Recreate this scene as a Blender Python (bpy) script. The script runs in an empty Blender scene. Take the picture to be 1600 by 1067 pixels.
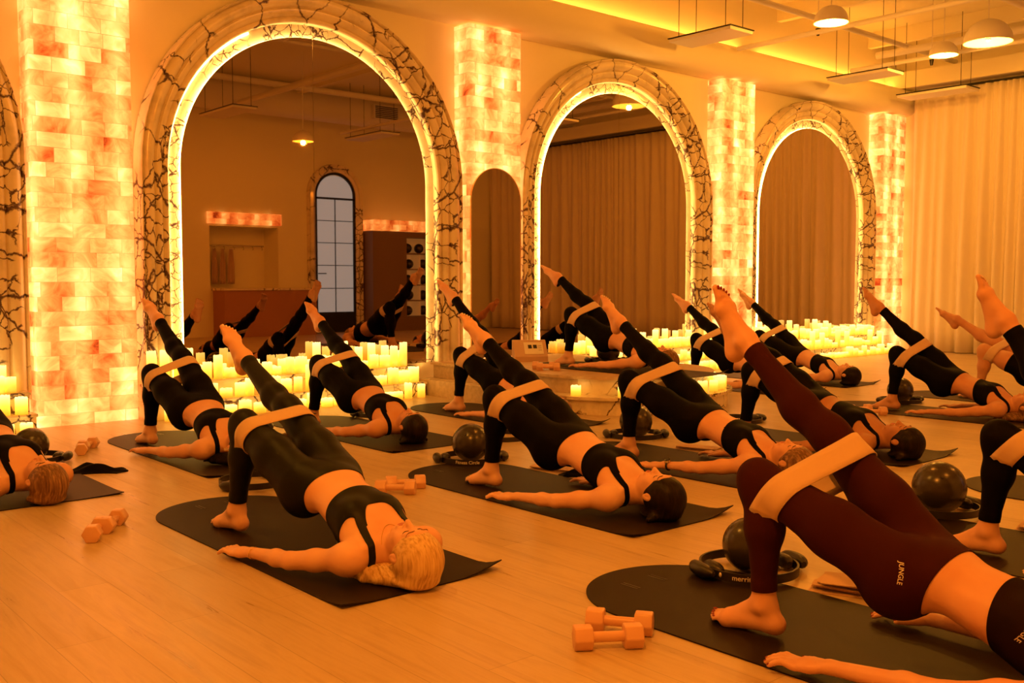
import bpy, bmesh, math, random
import numpy as np
from mathutils import Vector, Matrix
from mathutils.bvhtree import BVHTree
C = bpy.context.scene.collection
PI = math.pi
S = bpy.context.scene

# ------------------------------------------------------------------ camera
AZ = math.radians(49); PITCH = math.atan(95.5/1550.0); EYE = 1.07
cam_d = bpy.data.cameras.new('camera'); cam = bpy.data.objects.new('camera', cam_d); C.objects.link(cam)
cam_d.sensor_width = 36.0; cam_d.lens = 36.0*1550/1600; cam_d.clip_start = .05
fw = Vector((math.cos(AZ)*math.cos(PITCH), math.sin(AZ)*math.cos(PITCH), -math.sin(PITCH)))
cam.location = (0, 0, EYE); cam.rotation_euler = fw.to_track_quat('-Z', 'Y').to_euler()
S.camera = cam
# ------------------------------------------------------------------ world, view
w = bpy.data.worlds.new('world'); S.world = w; w.use_nodes = True
w.node_tree.nodes['Background'].inputs[0].default_value = (1, .4, .1, 1)
w.node_tree.nodes['Background'].inputs[1].default_value = .02
S.view_settings.view_transform = 'Standard'; S.view_settings.look = 'None'
S.view_settings.exposure = 0.3; S.view_settings.gamma = 1.0; S.view_settings.use_curve_mapping = False
S.cycles.use_denoising = True; S.cycles.max_bounces = 7; S.cycles.diffuse_bounces = 4; S.cycles.glossy_bounces = 4
S.cycles.sample_clamp_indirect = 4.0
AMBER = (1.0, .278, .020); AMBER_BACK = (1.0, .39, .038)
# pendant dome lamps (their builder is further down): x, y, z of the bulb, watts
LAMPS = [(.9, 1.3, 3.35, 200), (4.2, .3, 3.35, 62), (1.5, 3.9, 3.35, 62), (4.6, 3.4, 3.35, 48),
         (8.1, 1.2, 3.35, 55), (9.2, 5.63, 3.72, 72), (11.6, 5.1, 3.80, 60), (12.3, 5.95, 3.9, 50)]

# ------------------------------------------------------------------ helpers
def link(o): C.objects.link(o); return o
class MB:
    """collects shapes for one mesh"""
    def __init__(s): s.bm = bmesh.new()
    def _x(s, vs, m):
        for v in vs: v.co = m @ v.co
        return s
    def box(s, x0, x1, y0, y1, z0, z1, bev=0, rot=None):
        r = bmesh.ops.create_cube(s.bm, size=1); vs = r['verts']
        m = Matrix.Translation(((x0+x1)/2, (y0+y1)/2, (z0+z1)/2)) @ (rot or Matrix()) @ Matrix.Diagonal((x1-x0, y1-y0, z1-z0, 1))
        s._x(vs, m)
        if bev:
            es = list({e for v in vs for e in v.link_edges})
            bmesh.ops.bevel(s.bm, geom=es, offset=bev, segments=2, affect='EDGES', profile=.5)
        return s
    def cyl(s, a, b, r0, r1=None, seg=20, caps=True):
        a = Vector(a); b = Vector(b); d = b-a
        r = bmesh.ops.create_cone(s.bm, cap_ends=caps, segments=seg, radius1=r0, radius2=r0 if r1 is None else r1, depth=d.length)
        s._x(r['verts'], Matrix.Translation((a+b)/2) @ d.to_track_quat('Z', 'Y').to_matrix().to_4x4()); return s
    def ball(s, c, r, seg=24, sc=(1, 1, 1)):
        q = bmesh.ops.create_uvsphere(s.bm, u_segments=seg, v_segments=seg//2, radius=r)
        s._x(q['verts'], Matrix.Translation(c) @ Matrix.Diagonal((*sc, 1))); return s
    def lathe(s, prof, seg=24, c=(0, 0, 0)):
        rings = []
        for r, z in prof:
            if r < 1e-6: rings.append([s.bm.verts.new((c[0], c[1], c[2]+z))])
            else: rings.append([s.bm.verts.new((c[0]+r*math.cos(2*PI*i/seg), c[1]+r*math.sin(2*PI*i/seg), c[2]+z)) for i in range(seg)])
        for A, B in zip(rings, rings[1:]):
            for i in range(seg):
                j = (i+1) % seg
                q = [A[i % len(A)], A[j % len(A)], B[j % len(B)], B[i % len(B)]]
                q = list(dict.fromkeys(q))
                if len(q) > 2:
                    try: s.bm.faces.new(q)
                    except ValueError: pass
        return s
    def poly(s, vs, fs):
        v = [s.bm.verts.new(p) for p in vs]
        for f in fs:
            try: s.bm.faces.new([v[i] for i in f])
            except ValueError: pass
        return s
    def sweep(s, path, prof, closed=False, frames=None):
        """prof: list of (a,b) offsets along per-point frame vectors; frames: list of (A,B)"""
        n = len(prof); rows = []
        for p, (A, B) in zip(path, frames):
            rows.append([s.bm.verts.new(Vector(p)+Vector(A)*a+Vector(B)*b) for a, b in prof])
        m = len(rows)
        for i in range(m if closed else m-1):
            R0, R1 = rows[i], rows[(i+1) % m]
            for k in range(n-1): s.bm.faces.new((R0[k], R0[k+1], R1[k+1], R1[k]))
        return s
    def tube(s, pts, r, seg=8, closed=False):
        pts = [Vector(p) for p in pts]; m = len(pts); rows = []
        for i, p in enumerate(pts):
            t = (pts[(i+1) % m]-pts[i-1]) if closed else (pts[min(i+1, m-1)]-pts[max(i-1, 0)])
            q = t.to_track_quat('Z', 'Y'); rr = r[i] if isinstance(r, (list, tuple)) else r
            rows.append([s.bm.verts.new(p+q @ Vector((rr*math.cos(2*PI*k/seg), rr*math.sin(2*PI*k/seg), 0))) for k in range(seg)])
        for i in range(m if closed else m-1):
            R0, R1 = rows[i], rows[(i+1) % m]
            for k in range(seg): s.bm.faces.new((R0[k], R0[(k+1) % seg], R1[(k+1) % seg], R1[k]))
        if not closed:
            s.bm.faces.new(rows[0][::-1]); s.bm.faces.new(rows[-1])
        return s
    def build(s, name, mat, parent=None, smooth=True, angle=40, loc=None):
        bmesh.ops.recalc_face_normals(s.bm, faces=s.bm.faces)
        me = bpy.data.meshes.new(name); s.bm.to_mesh(me); s.bm.free()
        if smooth:
            me.polygons.foreach_set('use_smooth', [True]*len(me.polygons))
            try: me.set_sharp_from_angle(angle=math.radians(angle))
            except Exception: pass
        me.materials.append(mat)
        o = link(bpy.data.objects.new(name, me))
        if parent: o.parent = parent
        if loc: o.location = loc
        return o
def empty(name, loc=(0, 0, 0), rz=0):
    o = link(bpy.data.objects.new(name, None)); o.location = loc; o.rotation_euler = (0, 0, rz); o.empty_display_size = .1
    return o
def tag(o, label, cat, group=None, kind=None):
    o['label'] = label; o['category'] = cat
    if group: o['group'] = group
    if kind: o['kind'] = kind
    return o
def struct(o, label=None, cat=None):
    o['kind'] = 'structure'
    if label: o['label'] = label
    if cat: o['category'] = cat
    return o
def copy_tree(o, parent=None, loc=None):
    c = o.copy(); C.objects.link(c); c.parent = parent
    for ch in list(o.children): copy_tree(ch, c)
    if loc: c.location = loc
    return c

# ------------------------------------------------------------------ materials
def mat(name, col=(.8, .8, .8), rough=.5, metal=0, spec=.5, emit=None, es=0):
    m = bpy.data.materials.new(name); m.use_nodes = True
    b = m.node_tree.nodes['Principled BSDF']
    b.inputs['Base Color'].default_value = (*col, 1); b.inputs['Roughness'].default_value = rough
    b.inputs['Metallic'].default_value = metal; b.inputs['Specular IOR Level'].default_value = spec
    if emit: b.inputs['Emission Color'].default_value = (*emit, 1); b.inputs['Emission Strength'].default_value = es
    return m
class N:
    def __init__(s, m): s.m = m; s.t = m.node_tree; s.b = s.t.nodes['Principled BSDF']
    def n(s, typ, **kw):
        x = s.t.nodes.new(typ)
        for k, v in kw.items():
            if k.startswith('i_'):
                key = k[2:]; key = int(key) if key.isdigit() else key.replace('_', ' ')
                x.inputs[key].default_value = v
            else: setattr(x, k, v)
        return x
    def l(s, a, b): s.t.links.new(a, b)
    def ramp(s, fac, stops, interp='LINEAR'):
        r = s.n('ShaderNodeValToRGB'); r.color_ramp.interpolation = interp
        e = r.color_ramp.elements
        while len(e) > 1: e.remove(e[-1])
        e[0].position = stops[0][0]; e[0].color = (*stops[0][1], 1)
        for p, c in stops[1:]:
            q = e.new(p); q.color = (*c, 1)
        s.l(fac, r.inputs[0]); return r.outputs[0]
    def mix(s, f, a, b, typ='MIX'):
        x = s.n('ShaderNodeMix', data_type='RGBA', blend_type=typ)
        for sock, v in ((x.inputs[0], f), (x.inputs[6], a), (x.inputs[7], b)):
            if hasattr(v, 'node'): s.l(v, sock)
            elif isinstance(v, tuple): sock.default_value = (*v, 1)
            else: sock.default_value = v
        return x.outputs[2]
    def math(s, op, a, b=0.0, c=0.0):
        x = s.n('ShaderNodeMath', operation=op)
        for i, v in enumerate((a, b, c)):
            if hasattr(v, 'node'): s.l(v, x.inputs[i])
            else: x.inputs[i].default_value = v
        return x.outputs[0]
    def coord(s, kind='Object', scale=(1, 1, 1), rot=(0, 0, 0)):
        t = s.n('ShaderNodeTexCoord'); mp = s.n('ShaderNodeMapping')
        mp.inputs['Scale'].default_value = scale; mp.inputs['Rotation'].default_value = rot
        s.l(t.outputs[kind], mp.inputs[0]); return mp.outputs[0]
    def noise(s, v, scale, detail=4, rough=.5, dist=0):
        x = s.n('ShaderNodeTexNoise'); x.inputs['Scale'].default_value = scale; x.inputs['Detail'].default_value = detail
        x.inputs['Roughness'].default_value = rough; x.inputs['Distortion'].default_value = dist
        s.l(v, x.inputs['Vector']); return x
    def bump(s, h, strength=.2, dist=.01):
        x = s.n('ShaderNodeBump'); x.inputs['Strength'].default_value = strength; x.inputs['Distance'].default_value = dist
        s.l(h, x.inputs['Height']); s.l(x.outputs[0], s.b.inputs['Normal'])
def sockcol(x, i=0): return x.outputs[i]

M = {}
def make_materials():
    # plaster
    m = M['plaster'] = mat('plaster', (.88, .82, .60), .75); q = N(m); v = q.coord()
    q.bump(q.noise(v, 14, 5).outputs[0], .08, .01)
    # floor planks
    m = M['floor'] = mat('oak_planks', (.6, .45, .3), .38, spec=.5); q = N(m)
    v = q.coord('Object', rot=(0, 0, PI/2))
    br = q.n('ShaderNodeTexBrick', offset=.37, i_Scale=1.0, i_Mortar_Size=.0012, i_Brick_Width=1.5, i_Row_Height=.17, i_Bias=0.0)
    br.inputs['Color1'].default_value = (.66, .53, .35, 1); br.inputs['Color2'].default_value = (.58, .46, .31, 1); br.inputs['Mortar'].default_value = (.40, .31, .20, 1)
    q.l(v, br.inputs['Vector'])
    v2 = q.coord('Object', scale=(9, .7, 1))
    g = q.noise(v2, 2.2, 8, .62, .6)
    gr = q.ramp(g.outputs[0], [(.3, (.78, .72, .66)), (.5, (1, 1, 1)), (.72, (.88, .84, .8))])
    q.l(q.mix(1.0, br.outputs['Color'], gr, 'MULTIPLY'), q.b.inputs['Base Color'])
    rr = q.n('ShaderNodeMapRange', i_1=.3, i_2=.7, i_3=.26, i_4=.44); q.l(g.outputs[0], rr.inputs[0]); q.l(rr.outputs[0], q.b.inputs['Roughness'])
    q.bump(g.outputs[0], .05, .004)
    # veined marble
    def marble(name, sc=1.0, base=(.84, .76, .64), dens=.52):
        m = M[name] = mat(name, base, .16, spec=.6); q = N(m); v = q.coord(scale=(sc, sc, sc))
        nd = q.noise(v, 2.2, 6, .6)
        dv = q.n('ShaderNodeMix', data_type='VECTOR'); dv.inputs[0].default_value = .22
        q.l(v, dv.inputs[4]); q.l(nd.outputs['Color'], dv.inputs[5])
        def veins(scale, lo, hi):
            vo = q.n('ShaderNodeTexVoronoi', feature='DISTANCE_TO_EDGE', i_Scale=scale); q.l(dv.outputs[1], vo.inputs['Vector'])
            wn = q.noise(v, scale*2.2, 3); th = q.math('MULTIPLY', wn.outputs[0], hi)
            return q.math('SUBTRACT', 1.0, q.n_clamp(vo.outputs[0], th))
        def clampdiv(a, b):
            x = q.n('ShaderNodeMath', operation='DIVIDE', use_clamp=True); q.l(a, x.inputs[0]); q.l(b, x.inputs[1]); return x.outputs[0]
        q.n_clamp = clampdiv
        big = veins(3.0, 0, .075); small = veins(8.0, 0, .12)
        mask = q.noise(v, 1.1, 2, .5, .8)
        mr = q.n('ShaderNodeMapRange', i_1=dens, i_2=dens+.05, i_3=0.0, i_4=1.0); q.l(mask.outputs[0], mr.inputs[0])
        mr2 = q.n('ShaderNodeMapRange', i_1=dens-.14, i_2=dens-.02, i_3=0.0, i_4=1.0); q.l(mask.outputs[0], mr2.inputs[0])
        vv = q.math('MAXIMUM', q.math('MULTIPLY', small, mr.outputs[0]), q.math('MULTIPLY', big, mr2.outputs[0]))
        vr = q.n('ShaderNodeMapRange', i_1=.15, i_2=.75, i_3=0.0, i_4=1.0); q.l(vv, vr.inputs[0])
        cl = q.ramp(q.noise(v, 3.5, 5, .6).outputs[0], [(.3, tuple(x*.72 for x in base)), (.5, base), (.75, tuple(min(1, x*1.08) for x in base))])
        q.l(q.mix(vr.outputs[0], cl, (.085, .045, .05)), q.b.inputs['Base Color'])
    marble('marble', 1.0, (.80, .70, .54), .47); marble('marble_fine', 1.7, (.90, .82, .68), .46)
    # salt bricks
    m = M['salt'] = mat('salt_brick', (.75, .35, .2), .45); q = N(m)
    t = q.n('ShaderNodeTexCoord'); uv = t.outputs['UV']
    br = q.n('ShaderNodeTexBrick', offset=.5, i_Scale=1.0, i_Mortar_Size=.0022, i_Mortar_Smooth=.6, i_Brick_Width=.235, i_Row_Height=.108, i_Bias=0.0)
    br.offset_frequency = 2; br.squash = .72; br.squash_frequency = 3
    br.inputs['Color1'].default_value = (0, 0, 0, 1); br.inputs['Color2'].default_value = (1, 1, 1, 1); br.inputs['Mortar'].default_value = (.3, .3, .3, 1)
    q.l(uv, br.inputs['Vector'])
    rnd = br.outputs['Color']
    sp = q.n('ShaderNodeSeparateXYZ'); q.l(uv, sp.inputs[0])
    # vein noise, shifted per brick so neighbours do not continue each other
    cb = q.n('ShaderNodeCombineXYZ'); q.l(sp.outputs[0], cb.inputs[0]); q.l(sp.outputs[1], cb.inputs[1]); q.l(q.math('MULTIPLY', rnd, 9.0), cb.inputs[2])
    n1 = q.noise(cb.outputs[0], 5.5, 5, .6, 1.6).outputs[0]; n2 = q.noise(cb.outputs[0], 2.2, 2, .5).outputs[0]
    # two vertical rows of lamps inside the pillar
    tube = q.math('ABSOLUTE', q.math('SUBTRACT', q.math('FRACT', q.math('DIVIDE', sp.outputs[0], .32)), .5))
    glow = q.n('ShaderNodeMapRange', i_1=0.0, i_2=.42, i_3=1.0, i_4=0.0, interpolation_type='SMOOTHSTEP'); q.l(tube, glow.inputs[0])
    spot = q.noise(uv, 3.4, 1).outputs[0]
    a = q.math('MULTIPLY_ADD', rnd, .34, q.math('MULTIPLY', glow.outputs[0], .26))
    a = q.math('ADD', a, q.math('MULTIPLY', q.math('SUBTRACT', n1, .5), .75))
    a = q.math('ADD', a, q.math('MULTIPLY', q.math('SUBTRACT', spot, .5), .55))
    a = q.math('ADD', a, q.math('MULTIPLY', n2, .32))
    col = q.ramp(a, [(.0, (.40, .05, .008)), (.12, (.78, .16, .025)), (.27, (.95, .28, .055)), (.45, (1, .38, .09)), (.64, (1, .50, .14)), (.95, (1, .72, .32))])
    st = q.ramp(a, [(.05, (.5,)*3), (.3, (.85,)*3), (.6, (1.15/2,)*3), (1, (1, 1, 1))])
    mr = q.n('ShaderNodeMapRange', i_1=.0, i_2=1.0, i_3=.6, i_4=1.85); q.l(a, mr.inputs[0])
    mo = q.math('SUBTRACT', 1.0, q.math('MULTIPLY', br.outputs['Fac'], .22))
    q.l(col, q.b.inputs['Emission Color']); q.l(q.math('MULTIPLY', mr.outputs[0], mo), q.b.inputs['Emission Strength'])
    q.l(col, q.b.inputs['Base Color'])
    q.bump(q.math('MULTIPLY', br.outputs['Fac'], -1.0), .5, .006)
    # candle wax, a lamp inside near the top
    m = M['candle'] = mat('candle_wax', (.85, .7, .45), .45); q = N(m)
    t = q.n('ShaderNodeTexCoord'); sp = q.n('ShaderNodeSeparateXYZ'); q.l(t.outputs['Generated'], sp.inputs[0])
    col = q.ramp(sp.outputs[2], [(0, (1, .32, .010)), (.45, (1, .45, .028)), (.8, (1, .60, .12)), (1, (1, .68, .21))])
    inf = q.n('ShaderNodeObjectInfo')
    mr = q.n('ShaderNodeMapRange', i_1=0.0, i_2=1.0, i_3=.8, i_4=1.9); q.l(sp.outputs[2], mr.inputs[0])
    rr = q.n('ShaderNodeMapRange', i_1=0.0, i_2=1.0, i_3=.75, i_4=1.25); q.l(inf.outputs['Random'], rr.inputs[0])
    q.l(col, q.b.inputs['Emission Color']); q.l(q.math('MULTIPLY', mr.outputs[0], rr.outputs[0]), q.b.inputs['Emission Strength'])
    M['led'] = mat('led_strip', (1, .9, .7), .5, emit=(1, .55, .13), es=20)
    M['mirror'] = mat('bronze_mirror', (.46, .36, .25), .012, metal=1)
    # curtain
    m = M['curtain'] = mat('curtain_cloth', (.82, .72, .58), .85, spec=.2); q = N(m)
    v = q.coord(scale=(60, 60, 6)); q.bump(q.noise(v, 3, 3).outputs[0], .12, .003)
    try: q.b.inputs['Sheen Weight'].default_value = .2
    except Exception: pass
    # mat rubber
    m = M['mat'] = mat('mat_rubber', (.015, .009, .006), .5, spec=.14); q = N(m); v = q.coord()
    q.bump(q.noise(v, 260, 2).outputs[0], .12, .001)
    M['mat_mark'] = mat('mat_mark', (.012, .01, .008), .3)
    # skin tones
    def skin(name, c):
        m = M[name] = mat(name, c, .47, spec=.4); q = N(m); v = q.coord()
        n = q.noise(v, 6, 4); cc = q.mix(q.ramp(n.outputs[0], [(.35, (0,)*3), (.7, (1,)*3)]), c, (c[0]*.94, c[1]*.80, c[2]*.72))
        q.l(cc, q.b.inputs['Base Color']); q.bump(q.noise(v, 320, 2).outputs[0], .05, .0008)
        q.b.inputs['Subsurface Weight'].default_value = .0
    skin('skin_fair', (.86, .54, .42)); skin('skin', (.80, .47, .35)); skin('skin_tan', (.68, .37, .25)); skin('skin_deep', (.50, .26, .17))
    M['lips'] = mat('lip_colour', (.62, .22, .18), .35); M['lash'] = mat('lash_dark', (.03, .018, .012), .6)
    M['nail_red'] = mat('red_nail', (.25, .01, .01), .15); M['nail'] = mat('pale_nail', (.9, .72, .62), .25)
    def cloth(name, c, rough=.62, sh=.25):
        m = M[name] = mat(name, c, rough, spec=(.13 if name == 'olive_knit' else .05) if c[0] < .1 else .3); q = N(m); v = q.coord()
        q.bump(q.noise(v, 500, 2).outputs[0], .06, .0006)
        try: q.b.inputs['Sheen Weight'].default_value = sh; q.b.inputs['Sheen Roughness'].default_value = .4
        except Exception: pass
    cloth('black_knit', (.0028, .0025, .0025), .6, 0); cloth('olive_knit', (.008, .009, .0035), .45, 0); cloth('maroon_knit', (.040, .0075, .007), .75, .03)
    cloth('brown_knit', (.012, .005, .004), .7, 0); cloth('band', (.70, .50, .36), .8, .3); cloth('towel', (.62, .42, .31), .85, .3)
    # hair
    def hair(name, a, b, c):
        m = M[name] = mat(name, a, .42, spec=.4 if a[0] > .05 else .16); q = N(m); v = q.coord(scale=(1.0, .35, .05), rot=(.45, .25, 0))
        n = q.noise(v, 150, 3, .55, .15); cc = q.ramp(n.outputs[0], [(.30, a), (.5, b), (.70, c)])
        q.l(cc, q.b.inputs['Base Color']); q.bump(n.outputs[0], .35, .003)
    hair('hair_blond', (.42, .24, .10), (.72, .50, .24), (.88, .68, .38)); hair('hair_dark', (.004, .0025, .002), (.009, .005, .003), (.02, .010, .006))
    hair('hair_brown', (.09, .04, .018), (.2, .1, .05), (.42, .24, .11)); hair('hair_auburn', (.10, .035, .015), (.2, .08, .035), (.30, .13, .06))
    M['ball'] = mat('ball_vinyl', (.035, .028, .022), .26, spec=.6)
    M['ring'] = mat('ring_rubber', (.014, .011, .010), .45); M['pad'] = mat('ring_pad', (.012, .010, .010), .38)
    M['white_ink'] = mat('white_print', (.85, .8, .75), .5); M['grey_ink'] = mat('grey_print', (.55, .5, .45), .4)
    M['dumbbell'] = mat('dumbbell_vinyl', (.80, .48, .34), .35)
    M['wood'] = mat('podium_wood', (.60, .44, .29), .45); q = N(M['wood']); v = q.coord(scale=(1, 7, 7)); g = q.noise(v, 3, 6, .6, .5)
    q.l(q.ramp(g.outputs[0], [(.3, (.48, .34, .22)), (.6, (.63, .47, .32))]), q.b.inputs['Base Color'])
    M['white_metal'] = mat('white_painted_metal', (.78, .74, .68), .5); M['black_metal'] = mat('black_metal', (.02, .02, .02), .4, .6)
    M['frost'] = mat('frosted_glass_pane', (.3, .33, .38), .3, emit=(.60, .64, .76), es=.62)
    M['dark_wood'] = mat('dark_cabinet', (.22, .13, .08), .5); M['terracotta'] = mat('counter_front', (.42, .18, .10), .6)
    M['lit_shelf'] = mat('shelf_back', (.62, .45, .30), .6, emit=(1, .45, .12), es=.25)
    M['chrome'] = mat('chrome', (.6, .55, .5), .2, 1); M['card'] = mat('card_white', (.85, .78, .68), .6)
    M['bulb'] = mat('bulb_glow', (1, .8, .5), .4, emit=(1, .45, .1), es=2)
    M['cove'] = mat('ceiling_fill_glow', (1, .8, .5), .5, emit=(1, .36, .045), es=14)  # glow of the strips added to light the ceiling
    M['gold'] = mat('gold', (.9, .65, .3), .25, 1)
make_materials()

def text_mesh(s, size):
    cu = bpy.data.curves.new('lettering', 'FONT'); cu.body = s; cu.size = size; cu.align_x = 'CENTER'; cu.align_y = 'CENTER'; cu.offset = size*.012
    o = bpy.data.objects.new('lettering', cu); C.objects.link(o)
    dg = bpy.context.evaluated_depsgraph_get(); me = bpy.data.meshes.new_from_object(o.evaluated_get(dg))
    bm = bmesh.new(); bm.from_mesh(me); bmesh.ops.triangulate(bm, faces=bm.faces)
    bmesh.ops.subdivide_edges(bm, edges=[e for e in bm.edges if e.calc_length() > size*.25], cuts=2); bmesh.ops.triangulate(bm, faces=bm.faces)
    vs = [tuple(v.co) for v in bm.verts]; fs = [tuple(v.index for v in f.verts) for f in bm.faces]
    bm.free(); bpy.data.objects.remove(o); bpy.data.curves.remove(cu); bpy.data.meshes.remove(me)
    return vs, fs
def raw_mesh(name, vs, fs, m, parent=None, smooth=True):
    me = bpy.data.meshes.new(name); me.from_pydata([tuple(v) for v in vs], [], [tuple(f) for f in fs]); me.update()
    if smooth: me.polygons.foreach_set('use_smooth', [True]*len(me.polygons))
    me.materials.append(m); o = link(bpy.data.objects.new(name, me))
    if parent: o.parent = parent
    return o

# ================================================================== the room
YW = 7.88; XC = 14.75; YB = -2.2; XL = -4.5; ZC = 4.75
def box_struct(name, m, *b):
    return struct(MB().box(*b).build(name, m, smooth=False))
box_struct('floor', M['floor'], XL-.2, XC+.2, YB-1.0, YW+.3, -.12, 0)
box_struct('ceiling', M['plaster'], XL-.2, XC+.2, YB-1.0, YW+.3, ZC, ZC+.12)
box_struct('wall_far', M['plaster'], XL-.2, XC+.2, YW, YW+.2, 0, ZC)
box_struct('wall_right', M['plaster'], XC, XC+.2, YB, YW, 0, ZC)
box_struct('wall_left', M['plaster'], XL-.2, XL, YB, YW, 0, ZC)
# opposite wall with a towel niche and an arched door opening
mb = MB()
NX0, NX1, NZ0, NZ1 = 8.0, 9.42, .92, 2.1
mb.box(XL-.2, NX0, YB-.2, YB, 0, ZC); mb.box(NX0, NX1, YB-.2, YB, 0, NZ0); mb.box(NX0, NX1, YB-.2, YB, NZ1, ZC); mb.box(NX1, XC+.2, YB-.2, YB, 0, ZC)
mb.box(NX0, NX1, YB-.65, YB-.6, NZ0, NZ1); mb.box(NX0-.05, NX0, YB-.65, YB-.2, NZ0, NZ1); mb.box(NX1, NX1+.05, YB-.65, YB-.2, NZ0, NZ1)
mb.box(NX0, NX1, YB-.6, YB-.2, NZ0-.05, NZ0); mb.box(NX0, NX1, YB-.6, YB-.2, NZ1, NZ1+.05)
struct(mb.build('wall_near', M['plaster'], smooth=False))
# rounded bulkhead that runs along the top of the mirror wall
prof = []
for i in range(13):
    a = -PI/2 - PI*i/12
    prof.append((7.70+.2*math.cos(a), 3.78+.2*math.sin(a)))
prof = [(YW, 3.58)] + prof + [(YW, 3.98)]
vs = [(x, y, z) for x in (XL, XC) for y, z in prof]; n = len(prof)
mb = MB().poly(vs, [(i, i+1, n+i+1, n+i) for i in range(n-1)]); struct(mb.build('trim_1', M['plaster']))
# wall band above the curtain
box_struct('trim_2', M['plaster'], XC-.34, XC, YB, YW, 3.96, 4.2)

# ------------------------------------------------------------------ salt pillars
def uv_box(name, x0, x1, y0, y1, z0, z1, m, parent=None, off=0.0):
    """front (-y), left (-x), right (+x), top with metre uvs running round the corners"""
    w = x1-x0; d = y1-y0
    cols = [(x0, y1, -d), (x0, y0, 0), (x1, y0, w), (x1, y1, w+d)]
    vs = []; fs = []; uvs = []
    for (ax, ay, au), (bx, by, bu) in zip(cols, cols[1:]):
        k = len(vs); vs += [(ax, ay, z0), (bx, by, z0), (bx, by, z1), (ax, ay, z1)]; fs.append((k, k+1, k+2, k+3))
        uvs += [(au+off, z0+off), (bu+off, z0+off), (bu+off, z1+off), (au+off, z1+off)]
    for z in (z0, z1):
        k = len(vs); vs += [(x0, y0, z), (x1, y0, z), (x1, y1, z), (x0, y1, z)]; fs.append((k, k+1, k+2, k+3))
        uvs += [(off, off), (off+w, off), (off+w, off+d), (off, off+d)]
    o = raw_mesh(name, vs, fs, m, parent, smooth=False)
    ul = o.data.uv_layers.new(name='uv')
    for i, u in enumerate(uvs): ul.data[i].uv = u
    return o
PX = [-1.49, 2.46, 6.43, 10.43, 14.32]
names = ['left of the frame', 'at the left, a single brick wall column without a mirror', 'that carries the narrow arched mirror', 'between the middle and the smallest arch', 'at the far corner beside the curtain']
for i, x in enumerate(PX):
    r = empty('salt_brick_pillar', (x, 7.65, 0))
    hw = .36 if i == 1 else .335
    uv_box('brick_cladding', -hw, hw, 0, .23, 0, 3.56, M['salt'], r, off=i*3.37)
    lab = ['glowing pink salt brick pillar outside the left edge', 'leftmost glowing salt brick pillar, wide and without a mirror on it',
           'glowing salt brick pillar that carries the narrow arched mirror', 'glowing salt brick pillar between the second and third large arched mirrors',
           'glowing salt brick pillar in the far corner beside the cream curtain'][i]
    tag(r, lab, 'pillar', 'salt brick pillars along the mirror wall')

# ------------------------------------------------------------------ arches
AX = [.50, 4.49, 8.43, 12.38]; ZS = 1.97; RM = 1.215; Z0 = .27
def arch_path(R, z0, n=40, zs=ZS):
    """points (dx, z) with outward normal (nx, nz), from bottom left over the top to bottom right"""
    pts = [(-R, z0, -1, 0), (-R, (z0+zs)/2, -1, 0)]
    for i in range(n+1):
        a = PI-PI*i/n; pts.append((R*math.cos(a), zs+R*math.sin(a), math.cos(a), math.sin(a)))
    pts += [(R, (z0+zs)/2, 1, 0), (R, z0, 1, 0)]
    return pts
def arch_sweep(mb, R, z0, prof, x0=0, zs=ZS):
    """prof of (radial offset, y)"""
    P = arch_path(R, z0, zs=zs)
    mb.sweep([(x0+p[0], 0, p[1]) for p in P], prof, frames=[((p[2], 0, p[3]), (0, 1, 0)) for p in P]); return mb
def pane(mb, R, z0, y, side, zs=ZS, gap=.0015):
    n = 32; pts = []
    a0, a1 = (PI/2, PI) if side < 0 else (0, PI/2)
    arc = [(R*math.cos(a0+(a1-a0)*i/n), zs+R*math.sin(a0+(a1-a0)*i/n)) for i in range(n+1)]
    if side < 0: pts = [(-gap, zs+R)] + arc[1:] + [(-R, z0), (-gap, z0)]
    else: pts = [(R, z0)] + arc[:-1] + [(gap, zs+R), (gap, z0)]
    k = len(pts)
    vs = [(x, y, z) for x, z in pts] + [(x, y+.006, z) for x, z in pts]
    mb.poly(vs, [tuple(range(k)), tuple(range(2*k-1, k-1, -1))] + [(i, (i+1) % k, k+(i+1) % k, k+i) for i in range(k)])
    return mb
MOULD = [(0, 7.865), (.0, 7.800), (.018, 7.786), (.035, 7.786), (.050, 7.800), (.062, 7.778), (.085, 7.758), (.108, 7.756), (.122, 7.776), (.134, 7.756),
         (.158, 7.728), (.186, 7.716), (.212, 7.724), (.226, 7.744), (.234, 7.72), (.244, 7.714), (.252, 7.73), (.254, 7.872)]
ordn = ['cut off at the left edge of the picture', 'around the largest arched mirror at the left', 'around the middle arched mirror', 'around the smallest arched mirror by the curtain']
mirn = ['arched mirror beyond the left edge', 'largest arched mirror, reflecting an arched door and a ball shelf', 'middle arched mirror, behind the instructor on the podium', 'smallest and farthest arched mirror, filled by a reflected curtain']
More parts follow.
